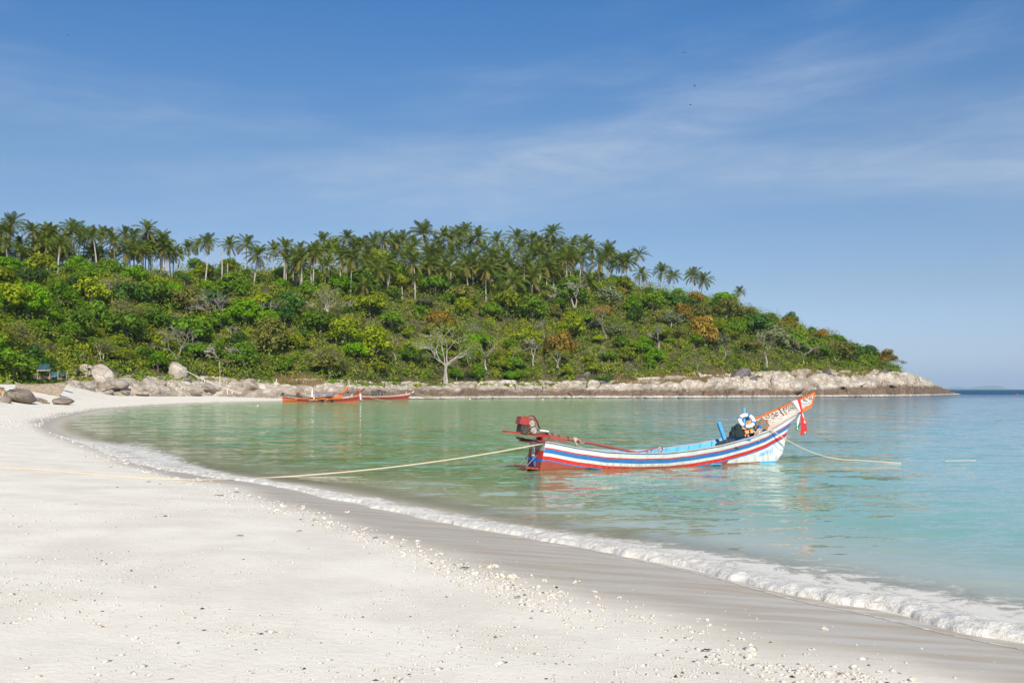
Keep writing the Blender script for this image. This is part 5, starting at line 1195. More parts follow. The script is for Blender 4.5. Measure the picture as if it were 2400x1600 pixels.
def rope_mesh(pts, r, name, label, sag=None, n=40):
    P = [Vector(p) for p in pts]; b = MB(); b.tube(P, r, 6); o = b.obj(name, M_ROPE, None, True); return tag(o, label, 'rope')
def catenary(a, b, sag, n=24):
    a = Vector(a); b = Vector(b); return [a.lerp(b, t) - Vector((0, 0, sag * 4 * t * (1 - t))) for t in np.linspace(0, 1, n)]
def build_boat_gear():
    # shaft lashing
    r = in_boat('rope_lashing', 'knotted pale rope tying the motor shaft of the striped boat to its rail', 'rope'); b = MB()
    for k in range(5): b.torus((1.22 + .02 * k, -.06, .83), .062 + .004 * (k % 2), .010, Matrix.Rotation(R(80 + 6 * k), 3, 'Y'), 14, 5)
    b.obj('coil', M_ROPE, r); b = MB(); b.tube([(1.25, -.10, .80), (1.24, -.3, .68), (1.24, -.64, .62)], .014, 5); b.tube([(1.24, -.1, .88), (1.36, -.14, .84), (1.43, -.2, .74), (1.50, -.24, .75)], .010, 5); b.obj('rope_end', M_ROPE, r)
    # life ring
    Mx = Matrix.Rotation(R(-24), 3, 'Y') @ Matrix.Rotation(R(48), 3, 'X')
    r = in_boat('life_ring', 'white life ring with blue bands hung on the bow pole of the striped boat', 'life ring')
    b = MB(); b.torus((7.06, -.10, 1.32), .215, .062, Mx, 36, 10); ring = b.obj('ring', M_CLOTHW, r, True)
    for a in (R(35), R(125), R(215), R(305)):
        b = MB(); b.torus((7.06, -.10, 1.32), .215, .0655, Mx, 6, 10, a - .16, a + .16); b.obj('band', W['blue'], r, True)
    # life jackets
    r = in_boat('life_jackets', 'pile of peach coloured life jackets under the life ring in the striped boat', 'life jacket')
    for k, (x, y, z, d, a) in enumerate(((7.02, -.08, 1.10, (.34, .26, .16), .3), (7.08, -.10, .98, (.30, .28, .12), -.1), (7.16, -.06, 1.20, (.16, .22, .26), .5), (6.98, -.12, .87, (.18, .22, .09), .1))):
        b = MB(); b.box((x, y, z), d, Matrix.Rotation(a, 3, 'Y'), .9); o = b.obj('jacket', M_JACKET, r); bv = o.modifiers.new('round', 'BEVEL'); bv.width = .035; bv.segments = 2
        b = MB(); b.box((x, y - .003, z), (.045, d[1] * 1.02, d[2] * 1.03), Matrix.Rotation(a, 3, 'Y')); b.obj('strap', M_BLACK, r)
    # nets and cloth
    def heap(name, label, cat, c, d, mat, seed, n=26):
        P = np.zeros((n, n * 2, 3)); 
        for i in range(n):
            for j in range(n * 2):
                th = i / (n - 1) * 1.45; ph = j / (n * 2 - 1) * 6.283
                P[i, j] = (math.sin(th) * math.cos(ph), math.sin(th) * math.sin(ph), math.cos(th))
        q = fbm(P[..., 0] * 3 + seed, P[..., 1] * 3 + P[..., 2] * 2, 5, seed) ; f = .72 + .6 * q + .10 * np.sin(q * 40)
        P = P * f[..., None] * np.array(d)[None, None] 
        o = link(name, gridmesh(name, P, mat, True), None, boat_world(*c), (0, 0, BH)); return tag(o, label, cat)
    heap('dark_cloth', 'crumpled dark grey cloth lying across the floor of the striped boat', 'cloth', (6.28, -.30, .47), (.46, .24, .27), M_TARP, 3)
    heap('fishing_net', 'dark green net heaped behind the life jackets in the striped boat', 'fishing net', (6.80, .02, .78), (.24, .26, .38), M_NETDARK, 8)
    heap('fishing_net', 'brown net draped at the foot of the striped boat\'s bow board', 'fishing net', (7.62, -.07, 1.02), (.26, .16, .32), M_NET, 5)
    heap('fishing_net', 'low grey-green net on the foredeck beside the mooring post of the striped boat', 'fishing net', (7.55, -.24, .93), (.26, .10, .12), M_NETDARK, 11)
    # mooring line of the bow: turns round the post, over the rail, down to the water
    r = empty('bow_rope', (0, 0, 0)); tag(r, 'pale bow rope running from the mooring post down into the water', 'rope')
    b = MB()
    for k in range(7): b.torus(boat_world(7.36 + .008 * k, -.28, .92 + .024 * k), .075, .016, Matrix.Rotation(BH, 3, 'Z') @ Matrix.Rotation(.15 * (-1) ** k, 3, 'X'), 16, 5)
    b.obj('turns', M_ROPE, r); b = MB()
    p1 = boat_world(7.40, -.36, .95); p2 = boat_world(7.80, -.36, 1.035); p3 = Vector((*on_water(2000, 1079), .02)); p4 = Vector((*on_water(2112, 1083.5), -.02))
    b.tube(catenary(p1, p2, -.01, 6) + catenary(p2, p3, .24, 26)[1:] + [p4], .017, 6); b.obj('line', M_ROPE, r, True)
    b = MB(); b.tube([boat_world(*p) for p in ((7.36, -.33, 1.10), (7.22, -.36, .98), (7.10, -.40, .80), (7.08, -.42, .70))], .012, 5); b.tube([boat_world(*p) for p in ((7.34, -.36, 1.0), (7.31, -.40, .82), (7.27, -.43, .70))], .022, 5); b.obj('rope_tail', M_ROPE, r, True)
    p5 = on_water(2215, 1081); b = MB(); b.tube([Vector((*on_water(2215 + 12 * k, 1080.5 - 0.3 * k), .004)) for k in range(7)], .012, 5); b.obj('floating_rope_end', M_ROPE, r)
    # stern line to the beach
    a = boat_world(.30, -.50, .80); L = [on_sand(px, py) for px, py in ((585, 1124), (540, 1125), (450, 1126), (360, 1122.5), (260, 1116), (150, 1107), (60, 1100), (-60, 1091), (-200, 1080))]
    land = Vector(L[0]) + Vector((0, 0, .03)); mid = catenary(a, land, .16, 40)
    b = MB(); b.tube(mid + [Vector(p) + Vector((0, 0, .018)) for p in L[1:]], .021, 6)
    tag(b.obj('stern_rope', M_ROPE, None, True), 'long pale rope from the stern of the striped boat across the sand', 'rope')
    # cloth wound round the bow with hanging ribbons
    r = in_boat('bow_ribbons', 'white and red cloth wound round the bow tip with hanging red, white and green ribbons', 'ribbon')
    def wrap(q, mat):
        b = MB()
        for y in (-.062, .062): b.add([(p[0], y, p[1]) for p in q] + [(p[0], y * .88, p[1]) for p in q], [(0, 1, 2, 3), (4, 7, 6, 5), (0, 4, 5, 1), (1, 5, 6, 2), (2, 6, 7, 3), (3, 7, 4, 0)])
        b.add([(q[0][0], -.062, q[0][1]), (q[1][0], -.062, q[1][1]), (q[1][0], .062, q[1][1]), (q[0][0], .062, q[0][1])], [(0, 1, 2, 3)]); return b.obj('wrap', mat, r)
    wrap([(8.78, 1.90), (8.95, 1.965), (9.10, 1.56), (9.04, 1.595)], M_CLOTHW); wrap([(8.953, 1.966), (9.07, 2.005), (9.15, 1.58), (9.103, 1.555)], M_CLOTHR)
    b = MB(); b.lathe([(.02, -.06), (.05, -.03), (.055, .02), (.02, .06)], (9.10, -.06, 1.555), 10); b.obj('knot', M_CLOTHR, r, True)
    def ribbon(x0, x1, z1, w, mat, yk, wav, z0=1.56, w0=.03):
        n = 22; P = np.zeros((n, 5, 3))
        for i in range(n):
            t = i / (n - 1); x = 9.09 + (x0 - 9.09) * min(1, t * 3) + (x1 - x0) * t; ww = w0 + (w - w0) * min(1, t * 2.2)
            for j in range(5):
                u = j / 4 - .5; P[i, j] = (x + u * ww, -.07 + yk + .035 * math.sin(t * 9 + j * 1.1 + wav) * t, z0 + (z1 - z0) * t)
        o = link('ribbon', gridmesh('ribbon', P, mat, True), r); so_ = o.modifiers.new('thick', 'SOLIDIFY'); so_.thickness = .004
    ribbon(9.09, 9.135, .845, .125, M_CLOTHR, -.02, 0); ribbon(9.16, 9.28, .98, .12, M_CLOTHR, .01, 2); ribbon(9.12, 9.22, .90, .07, M_CLOTHW, .03, 4); ribbon(9.03, 8.93, 1.02, .05, M_CLOTHW, .0, 3); ribbon(9.02, 8.95, 1.00, .11, M_CLOTHG, .02, 1, 1.22); ribbon(9.11, 9.19, 1.22, .03, M_CLOTHW, -.05, 5)
build_boat_gear()

# ------------------------------------------------------------------ boats on the far side of the bay
def far_boat(label, loc, rz, L, free, beam, bow_rise, post, hull_mat, rail_mat, bottom_mat, tilt=0.0, engine=True):
    """longtail seen from afar: hull, rails, bow post, stern motor"""
    root = empty('longtail_boat', loc, rz); root.rotation_euler = (tilt, 0, rz); tag(root, label, 'boat', None)
    n = 30; T = np.linspace(0, 1, n)
    sheer = lambda t: free + bow_rise * max(0, (t - .35) / .65) ** 2.2 + .35 * free * max(0, (.15 - t) / .15) ** 1.5
    half = lambda t: beam / 2 * (np.interp(t, [0, .1, .35, .7, .88, 1], [.55, .75, 1, .85, .45, .03]))
    rows = (1.0, .78, .40, .22, 0, -.6); V = []; F = []; M = []
    for side in (1, -1):
        b = len(V)
        for v in rows:
            for t in T:
                z = v * sheer(t) if v >= 0 else v * free; x = t * (L - .55 * (1 - v) * max(0, (t - .8) / .2) * (sheer(1)) * .8); V.append((x, -side * half(t) * (.62 + .38 * max(0, v)) * (1 if v > -.5 else .1), z))
        for r in range(len(rows) - 1):
            for i in range(n - 1):
                f = (b + r * n + i, b + r * n + i + 1, b + (r + 1) * n + i + 1, b + (r + 1) * n + i); F.append(f if side > 0 else f[::-1]); M.append(1 if r == 0 else 2 if r >= 3 else 0)
    b = len(V); V += [(0, -half(0), sheer(0) * .9), (0, half(0), sheer(0) * .9), (0, half(0) * .5, -.5 * free), (0, -half(0) * .5, -.5 * free)]; F.append((b, b + 1, b + 2, b + 3)); M.append(0)
    # inside
    b = len(V)
    for t in T[1:-1]: V += [(t * L, -half(t) * .9, sheer(t) - .12), (t * L, half(t) * .9, sheer(t) - .12)]
    for i in range(n - 3): F.append((b + 2 * i, b + 2 * i + 2, b + 2 * i + 3, b + 2 * i + 1)); M.append(1)
    link('hull', npmesh('hull', np.array(V), np.array(F), [hull_mat, rail_mat, bottom_mat], True, M), root)
    for side in (1, -1):
        b = MB(); pts = [(t * L, -side * half(t), sheer(t) + .02) for t in T]
        for a, c in zip(pts[:-1], pts[1:]): b.beam(a, c, .10, .07)
        b.obj('rail', rail_mat, root)
    for k in range(4):
        t = .22 + .15 * k; b = MB(); b.box((t * L, 0, sheer(t) - .05), (.22, half(t) * 1.9, .05)); b.obj('thwart', rail_mat, root)
    if post:
        dx, dz = post; b = MB(); b.prism([(L - .75, sheer(1) - .25), (L - .1, sheer(1) - .02), (L + dx, sheer(1) + dz), (L + dx - .34, sheer(1) + dz + .16)], -.07, .07); b.obj('bow_post', hull_mat, root)
    if engine: far_engine(root, sheer(0), L)
    return root, sheer, half
def far_engine(root, z, L, red=True):
    b = MB(); b.box((.0, 0, z + .62), (.55, .4, .38), None, .9); b.box((-.05, 0, z + .35), (.5, .4, .3)); b.obj('engine_block', M_ENGINE, root)
    if red: b = MB(); b.box((.0, -.02, z + .92), (.5, .42, .26), None, .88); b.obj('fuel_tank', W['engine_red'], root)
    b = MB(); b.beam((-.6, 0, z + .28), (.9, 0, z + .10), .12, .12); b.tube([(.3, 0, z + .4), (3.6, .1, z - .05)], .07, 6); b.obj('shaft', M_ENGINE, root)
def stroke_text(root, txt, f, size, r, mat, name='painted_name'):
    """simple block letters as raised strokes; f maps (u along, v up) in letter heights to a point"""
    G = {'A': [[(0, 0), (.35, 1), (.7, 0)], [(.15, .4), (.55, .4)]], 'M': [[(0, 0), (0, 1), (.4, .4), (.8, 1), (.8, 0)]], 'P': [[(0, 0), (0, 1), (.6, .9), (.6, .55), (0, .5)]], 'O': [[(.1, 0), (0, .5), (.1, 1), (.55, 1), (.65, .5), (.55, 0), (.1, 0)]], 'R': [[(0, 0), (0, 1), (.6, .9), (.6, .6), (0, .5), (.65, 0)]], 'N': [[(0, 0), (0, 1), (.6, 0), (.6, 1)]], 'K': [[(0, 0), (0, 1)], [(.6, 1), (0, .45), (.65, 0)]], 'E': [[(.6, 0), (0, 0), (0, 1), (.6, 1)], [(0, .5), (.5, .5)]], 'I': [[(.1, 0), (.1, 1)]], 'L': [[(0, 1), (0, 0), (.6, 0)]], 'U': [[(0, 1), (0, .2), (.2, 0), (.5, 0), (.65, .2), (.65, 1)]], 'T': [[(0, 1), (.7, 1)], [(.35, 1), (.35, 0)]], '.': [[(.05, 0), (.15, .12)]], '-': [[(.05, .5), (.5, .5)]], ' ': [], '1': [[(.2, .8), (.35, 1), (.35, 0)]], '0': [[(.1, 0), (0, .5), (.1, 1), (.5, 1), (.6, .5), (.5, 0), (.1, 0)]], '4': [[(.5, 0), (.5, 1), (0, .3), (.7, .3)]], 'S': [[(.6, .95), (.1, 1), (.05, .6), (.6, .4), (.5, 0), (0, .05)]]}
    b = MB(); u = 0
    for ch in txt:
        for st in G[ch]: b.tube([f(u + p[0], p[1]) for p in st], r, 4)
        u += .5 if ch in '. I' else .95
    b.obj(name, mat, root)
def build_far_boats():
    # A: nearest of the three, afloat, blue-grey awning
    Y = 179.0; k = Y / FPX; x0 = (698 - 1200) * k; L = 147 * k
    rA, sh, hf = far_boat('orange-red longtail boat with blue-grey awning, black tyres and white lettering', (x0, Y, 0), R(-3), L, .52, 1.5, .85, (.95, .95), M_BROWNBOAT, W['orange'], M_ORANGEHULL)
    xa = lambda px: (px - 698) * k
    zp = lambda py: HCAM + (HOR - py) * k
    for px in (738, 781):
        for y in (-.6, .6): b = MB(); b.tube([(xa(px), y, .5), (xa(px), y, zp(921.5))], .05, 6); b.obj('awning_post', W['white'] if px == 738 else W['orange'], rA)
    b = MB(); b.box(((xa(737) + xa(783)) / 2, 0, zp(922)), (46 * k, 1.5, .24), None, .92); aw = b.obj('awning', M_CANBLUE, rA)
    b = MB(); b.box(((xa(737) + xa(783)) / 2, -.76, zp(920.2)), (46 * k, .05, .05)); b.obj('awning_rail', W['orange'], aw)
    b = MB(); b.box((xa(738), -.45, zp(934)), (.32, .32, .40), None, .8); b.obj('yellow_can', m_plain('yellow_plastic', (.75, .42, .03)), rA)
    for px in (758, 781):
        b = MB(); b.torus((xa(px), -.80, zp(939.4)), .20, .085, Matrix.Rotation(R(90), 3, 'X'), 18, 8); o = b.obj('tyre_fender', M_BLACK, None); o.parent = rA
    b = MB(); b.tube([(xa(726), -.72, zp(936)), (xa(731), -.78, .12)], .03, 5); b.tube([(xa(772), -.75, zp(935)), (xa(764), -.80, .1)], .03, 5); b.obj('fender_rope', M_ROPE, rA)
    tt = lambda x: min(1, max(0, x / L))
    def side(x, z): t = tt(x); v = min(1, max(0, z / sh(t))); return (x, -(hf(t) * (.62 + .38 * v) + .05), z)
    stroke_text(rA, 'A.MPORANEE', lambda u, v: side(xa(806) + u * .205, .62 + u * .030 + v * .30), .3, .035, W['white'])
    stroke_text(rA, '1.4', lambda u, v: side(xa(833.5) + u * .13, .98 + u * .03 + v * .16), .2, .022, W['white'])
    stroke_text(rA, 'ANTONLAT SAMAN', lambda u, v: side(xa(730) + u * .105, .30 + v * .13), .1, .022, W['white'])
    b = MB(); b.box((L + .05, 0, sh(1) + .18), (.5, .34, .26), Matrix.Rotation(R(-40), 3, 'Y'), .8); b.obj('bow_garland', W['orange'], rA)
    for dx, m in ((.0, M_CLOTHW), (.14, M_CLOTHW), (.24, M_CANBLUE)):
        b = MB(); b.prism([(L + dx, sh(1) + .1), (L + dx + .16, sh(1) + .1), (L + dx + .22, sh(1) - .95 - dx), (L + dx + .04, sh(1) - .85)], -.20 - dx * .2, -.18 - dx * .2); b.obj('bow_ribbon', m, rA)
    b = MB(); b.tube([(xa(826), -.2, sh(.9)), (xa(827), -.2, sh(.9) + .38)], .06, 6); b.obj('bow_cleat', W['white'], rA)
    b = MB(); b.box((.15, -.1, .62), (.9, 1.1, .1)); b.obj('stern_board', W['orange'], rA)
    # B: behind it
    Y = 189.0; k = Y / FPX; x0 = (663 - 1200) * k; L = 143 * k
    rB, sh, hf = far_boat('long orange boat behind the awning boat, tall bow post, black motor at its stern', (x0, Y, .05), R(-1), L, .55, 1.6, 1.05, (1.05, 1.05), W['orange'], W['shaft_red'], M_ORANGEHULL, 0, False)
    far_engine(rB, sh(0) + .1, L, False)
    def sideB(x, z): t = min(1, max(0, x / L)); v = min(1, max(0, z / sh(t))); return (x, -(hf(t) * (.62 + .38 * v) + .05), z)
    stroke_text(rB, 'TAMAN', lambda u, v: sideB((784 - 663) * k + u * .2, .85 + u * .04 + v * .26), .3, .035, W['white'])
    b = MB(); b.box(((772 - 663) * k, -.2, .75), (1.6, .9, .22)); b.obj('black_crate', M_BLACK, rB)
    # C: dark red, drawn up at the gravel
    Y = 216.0; k = Y / FPX; x0 = (838 - 1200) * k; L = 124 * k
    rC, sh, hf = far_boat('dark red longtail boat with a black flat-roofed awning beached at the gravel', (x0, Y, .0), R(1), L, .75, 1.6, .75, (.75, .55), M_BROWNBOAT, W['pink'], W['antifoul'])
    xc = lambda px: (px - 838) * k; zc = lambda py: HCAM + (HOR - py) * k
    for px in (870, 886, 900):
        for y in (-.6, .6): b = MB(); b.tube([(xc(px), y, .7), (xc(px), y, zc(919.5))], .05, 6); b.obj('awning_post', M_WOODOLD, rC)
    b = MB(); b.box((xc(886), 0, zc(918)), (34 * k, 1.7, .26), None, .9); b.obj('awning', M_CANBLACK, rC)
    b = MB(); b.box((xc(888), .1, zc(914.5)), (10 * k, .8, .30), None, .8); b.obj('roof_bundle', M_TARP, rC)
    for px in (875, 881, 887):
        b = MB(); b.box((xc(px), -.3, zc(924)), (.36, .4, .5)); b.obj('stacked_crate', M_TARP, rC)
    b = MB(); b.torus((xc(896), -.62, zc(924)), .19, .08, Matrix.Rotation(R(90), 3, 'X'), 16, 8); b.obj('tyre_fender', M_BLACK, rC)
    b = MB(); b.box((L + .45, 0, sh(1) + .35), (.55, .10, .55), Matrix.Rotation(R(-35), 3, 'Y')); b.obj('bow_tip', M_BLEACH, rC)
    b = MB(); b.tube([(xc(952), -.3, sh(.9)), (xc(952), -.3, sh(.9) + .45)], .07, 6); b.obj('bow_cleat', W['white'], rC)
    # their lines
    def wl_(px, py, Y): p = ray(px, py, Y); return Vector(p)
    for a, c, sag, lb in (((964, 920, 216), (1105, 934.5, 236), .5, 'upper pale bow rope of the dark red beached boat'), ((962, 921, 216), (1030, 934, 226), .3, 'steep pale bow rope of the dark red beached boat'), ((848, 925, 179), (1000, 938, 205), .8, 'pale rope from the awning boat crossing in front of the dark red boat')):
        b = MB(); b.tube(catenary(wl_(*a), wl_(*c), sag, 14), .045, 5); tag(b.obj('mooring_rope', M_ROPE), lb, 'rope', 'mooring ropes of the far boats')
    # grounded old boat on the left sand
    g = on_sand(62, 916); k = g[1] / FPX
    rD, sh, hf = far_boat('old unpainted grey wooden boat lying on the sand behind the big brown boulder', (ray(28, 916, g[1])[0], g[1] + 1.2, g[2] - .25), R(1), 118 * k, 14 * k + .25, 1.5, 6 * k, None, M_WOODOLD, M_WOODOLD, M_WOODOLD, R(-6), False)
    b = MB(); Lb = 118 * k; b.prism([(Lb - .9, sh(1) - .9), (Lb - .1, sh(1) - .1), (Lb + 1.1, sh(1) + .8), (Lb + .9, sh(1) + .95)], -.08, .08); b.obj('bow_post', M_WOODOLD, rD)
build_far_boats()

# ------------------------------------------------------------------ small things along the far shore
def build_shore_things():
    def seg(label, name, pts, r, mat, cat):
        b = MB(); b.tube(pts, r, 7); return tag(b.obj(name, mat), label, cat)
    def H(px, py, up=0): p = hill_at(px, py, -3); return Vector((p[0], p[1] - .5, p[2] + up))
    # bleached logs on the boulders
    g1, g2 = hill_at(262, 880), on_sand(334, 923); a = ray(262, 876, g1[1] - 6); b_ = ray(292, 892, g2[1] + 1); c = ray(335, 922, g2[1] - 1)
    seg('long bleached log leaning down over the boulders to the sand', 'bleached_log', [Vector(a), Vector(ray(268, 880, g2[1] + 3)), Vector(b_), Vector(ray(310, 908, g2[1])), Vector(c)], [.12, .16, .22, .28, .16], M_BLEACH, 'log')
    g = on_sand(384, 922)[1] + 3; seg('shorter bleached log arching over the split boulder', 'bleached_log', [Vector(ray(322, 866, g + 4)), Vector(ray(340, 870, g + 3)), Vector(ray(356, 879, g + 2)), Vector(ray(372, 893, g + 1)), Vector(ray(385, 904, g))], [.10, .14, .17, .16, .1], M_BLEACH, 'log')
    # white handrail
    Yr = 201.0; r = empty('handrail', (0, 0, 0)); tag(r, 'white handrail sloping down from the upright boulder to the sand', 'handrail')
    b = MB(); b.tube([Vector(ray(438, 870, Yr + 2)), Vector(ray(500, 900, Yr)), Vector(ray(566, 921.5, Yr - 4))], .06, 6); b.obj('rail', W['white'], r)
    for px, y0, y1 in ((479, 890, 897), (533, 913, 923), (544, 915.5, 923)):
        Y = Yr - (px - 438) / 128 * 5 + 1; b = MB(); b.tube([Vector(ray(px, y0, Y)), Vector(ray(px, y1, Y))], .075, 6); b.obj('rail_post', W['white'], r)
    r = empty('rope_swing', (0, 0, 0)); tag(r, 'thin rope swing hanging from a leaning tree above the tan outcrop', 'swing'); b = MB(); b.tube([Vector(ray(515, 846, 205)), Vector(ray(515.5, 882, 205))], .035, 5); b.obj('rope', M_ROPE, r); b = MB(); b.tube([Vector(ray(515.5, 882, 205)), Vector(ray(514.5, 902, 205))], .09, 6); b.obj('seat_pole', M_BLEACH, r)
    # white pillar and driftwood stump
    p = ray(731.7, 931, 205); b = MB(); b.lathe([(.20, 0), (.18, .25), (.13, 1.35), (.10, 1.36), (.17, 1.40), (.17, 1.55), (.05, 1.70)], p, 10); tag(b.obj('white_pillar', W['white'], None, True), 'slim white pillar on the gravel behind the awning boat', 'pillar')
    g = hill_at(650, 906); b = MB(); P0 = Vector((g[0], g[1] - 1.0, g[2] + .3))
    for dx, dz, r in ((-1.1, .35, .1), (-.6, .8, .12), (.1, 1.35, .16), (.55, .55, .12), (.8, .25, .1), (-.25, .55, .14)): b.tube([P0, P0 + Vector((dx * .5, -.1, dz * .6)), P0 + Vector((dx, -.2, dz))], [r * 1.5, r, r * .4], 6)
    tag(b.obj('driftwood_stump', M_BLEACH), 'upturned bleached driftwood stump above the orange boats', 'driftwood')
    # teal tarpaulin shelter under the trees
    Y = 150.0; r = empty('tarpaulin_shelter', tuple(ray(103, 888, Y))); tag(r, 'teal tarpaulin shelter with dark clutter under the trees', 'shelter'); base = Vector(ray(103, 888, Y))
    def S(px, py, dy=0): return Vector(ray(px, py, Y + dy)) - base
    def sheet(q, mat, name): b = MB(); b.add(q + [p + Vector((0, .08, -.05)) for p in q], [(0, 1, 2, 3), (7, 6, 5, 4), (0, 4, 5, 1), (1, 5, 6, 2), (2, 6, 7, 3), (3, 7, 4, 0)]); b.obj(name, mat, r)
    sheet([S(87, 867, -.5), S(117, 866, -.5), S(116, 854, 1.8), (S(92, 854, 1.8))], M_TEAL, 'tarpaulin'); sheet([S(119, 884), S(133, 884), S(132, 871, .5), S(120, 872, .5)], M_TEAL, 'tarpaulin'); sheet([S(136, 878, -.2), S(157, 877, -.2), S(154, 872, .9), S(138, 872, .9)], M_TEAL, 'tarpaulin')
    b = MB(); b.beam(S(86, 868, -.5), S(118, 867.5, -.5), .14, .16); b.obj('eave_beam', M_WOODOLD, r)
    for px in (88, 117, 136, 156): b = MB(); b.tube([S(px, 866 if px < 120 else 876), S(px, 889)], .07, 6); b.obj('shelter_post', M_WOODOLD, r)
    for k in range(9):
        px = 84 + 8.5 * k; b = MB(); b.box(S(px, 884 + (k % 3), .6), (.55, .5, .35 + .12 * (k % 3)), None, .9); b.obj('clutter_box', [M_TARP, M_DRIFT, M_BLACK][k % 3], r)
    # the corner of a palm and an orange stool at the left edge
    g = on_sand(-14, 936); rt = empty('young_palm', (ray(-22, 930, g[1])[0], g[1], g[2] + .2)); tag(rt, 'young palm whose drooping fronds reach in at the picture\'s edge by the boulder', 'palm tree')
    b = MB(); b.tube([(0, 0, -.3), (.05, 0, 1.2)], [.14, .10], 7); b.obj('trunk', M_PALMTRUNK, rt)
    for i, a, q in ((4, -.1, .42), (3, .25, .40), (5, .1, .36), (3, 2.0, .4), (4, 3.4, .4), (2, 4.4, .4), (1, 1.2, .35)): link('frond', FR_MESH[i], rt, (.05, 0, 1.25 + .7 * (i == 3)), (0, 0, a), q)
    g = on_sand(2, 929); r = empty('folding_stool', tuple(g)); tag(r, 'orange folding stool with a red seat beside the big brown boulder', 'stool'); w = .34
    b = MB(); b.box((0, 0, 1.05), (.62, .5, .10)); b.obj('seat', W['engine_red'], r)
    for sx in (-1, 1):
        for sy in (-1, 1): b = MB(); b.tube([(sx * w, sy * .22, 0), (-sx * w * .8, sy * .22, 1.0)], .04, 6); b.obj('leg', W['orange'], r)
    # floats
    for px, py, c, lb in ((1272, 936.5, 'white', 'white mooring float near the far rocks'), (1490, 936.5, 'orange', 'yellow-orange mooring float near the far rocks'), (2384, 925.5, 'red', 'pink-red float alone on the open sea'), (1101, 935, 'white', 'small white float at the end of the far boat\'s rope'), (604, 951, 'white', 'white float in the shallows left of the orange boats')):
        X, Yy = on_water(px, py); r = empty('mooring_float', (X, Yy, 0)); tag(r, lb, 'float'); s = Yy / FPX * 2.4
        b = MB(); b.lathe([(.02, -.9 * s), (.7 * s, -.6 * s), (s, .1 * s), (.75 * s, .75 * s), (.2 * s, s)], (0, 0, 0), 10); b.obj('float_body', W[c], r, True); b = MB(); b.torus((0, 0, 1.1 * s), .25 * s, .08 * s, Matrix.Rotation(R(90), 3, 'X'), 10, 5); b.obj('float_eye', M_ROPE, r)
    # birds far up over the bay
    for k, (px, py, lb) in enumerate(((1628, 202, 'upper of two tiny dark birds high over the bay'), (1618, 246, 'lower of two tiny dark birds high over the bay'), (1602, 124, 'highest tiny dark bird in the sky'), (158, 83, 'tiny dark bird alone in the left sky'))):
        p = ray(px, py, 90); r = empty('bird', tuple(p), .6 * k); tag(r, lb, 'bird', 'birds in the sky')
        b = MB(); b.lathe([(.005, -.10), (.022, -.05), (.030, .01), (.020, .07), (.004, .12)], (0, 0, 0), 8, 'X'); b.obj('body', M_BLACK, r, True)
        for s in (-1, 1): b = MB(); b.add([(.03, s * .01, .012), (.05, s * .10, .05), (.0, s * .19, .03), (-.03, s * .09, .045), (-.04, s * .01, .010), (.0, s * .09, .035)], [(0, 1, 5, 4), (1, 2, 3, 5), (5, 3, 4, 4)[:3]]); b.obj('wing', M_BLACK, r)
build_shore_things()

# ------------------------------------------------------------------ coral rubble and wrack on the sand
def coral_shape(seed):
    rs = np.random.RandomState(seed); V = []; F = []; nb = 0
    import bmesh
    for k in range(rs.randint(3, 8)):
        bm = bmesh.new(); bmesh.ops.create_icosphere(bm, subdivisions=2, radius=1); P = np.array([v.co[:] for v in bm.verts]); f = np.array([[v.index for v in q.verts] for q in bm.faces]); bm.free()
        P *= 1 + (fbm(P[:, 0] * 3 + k * 5 + seed, P[:, 1] * 3 + P[:, 2] * 2.2, 3, k)[:, None] - .5) * .7
        r = rs.uniform(.28, .62); P = P * r * np.array([1.15, 1, .85]) + np.array([rs.normal(0, .42), rs.normal(0, .42), rs.uniform(.15, .55)])
        V.append(P); F.append(f + nb); nb += len(P)
    return npmesh('coral_shape', np.vstack(V), np.vstack(F), M_CORAL, True)
CORAL = [coral_shape(s) for s in range(12)]
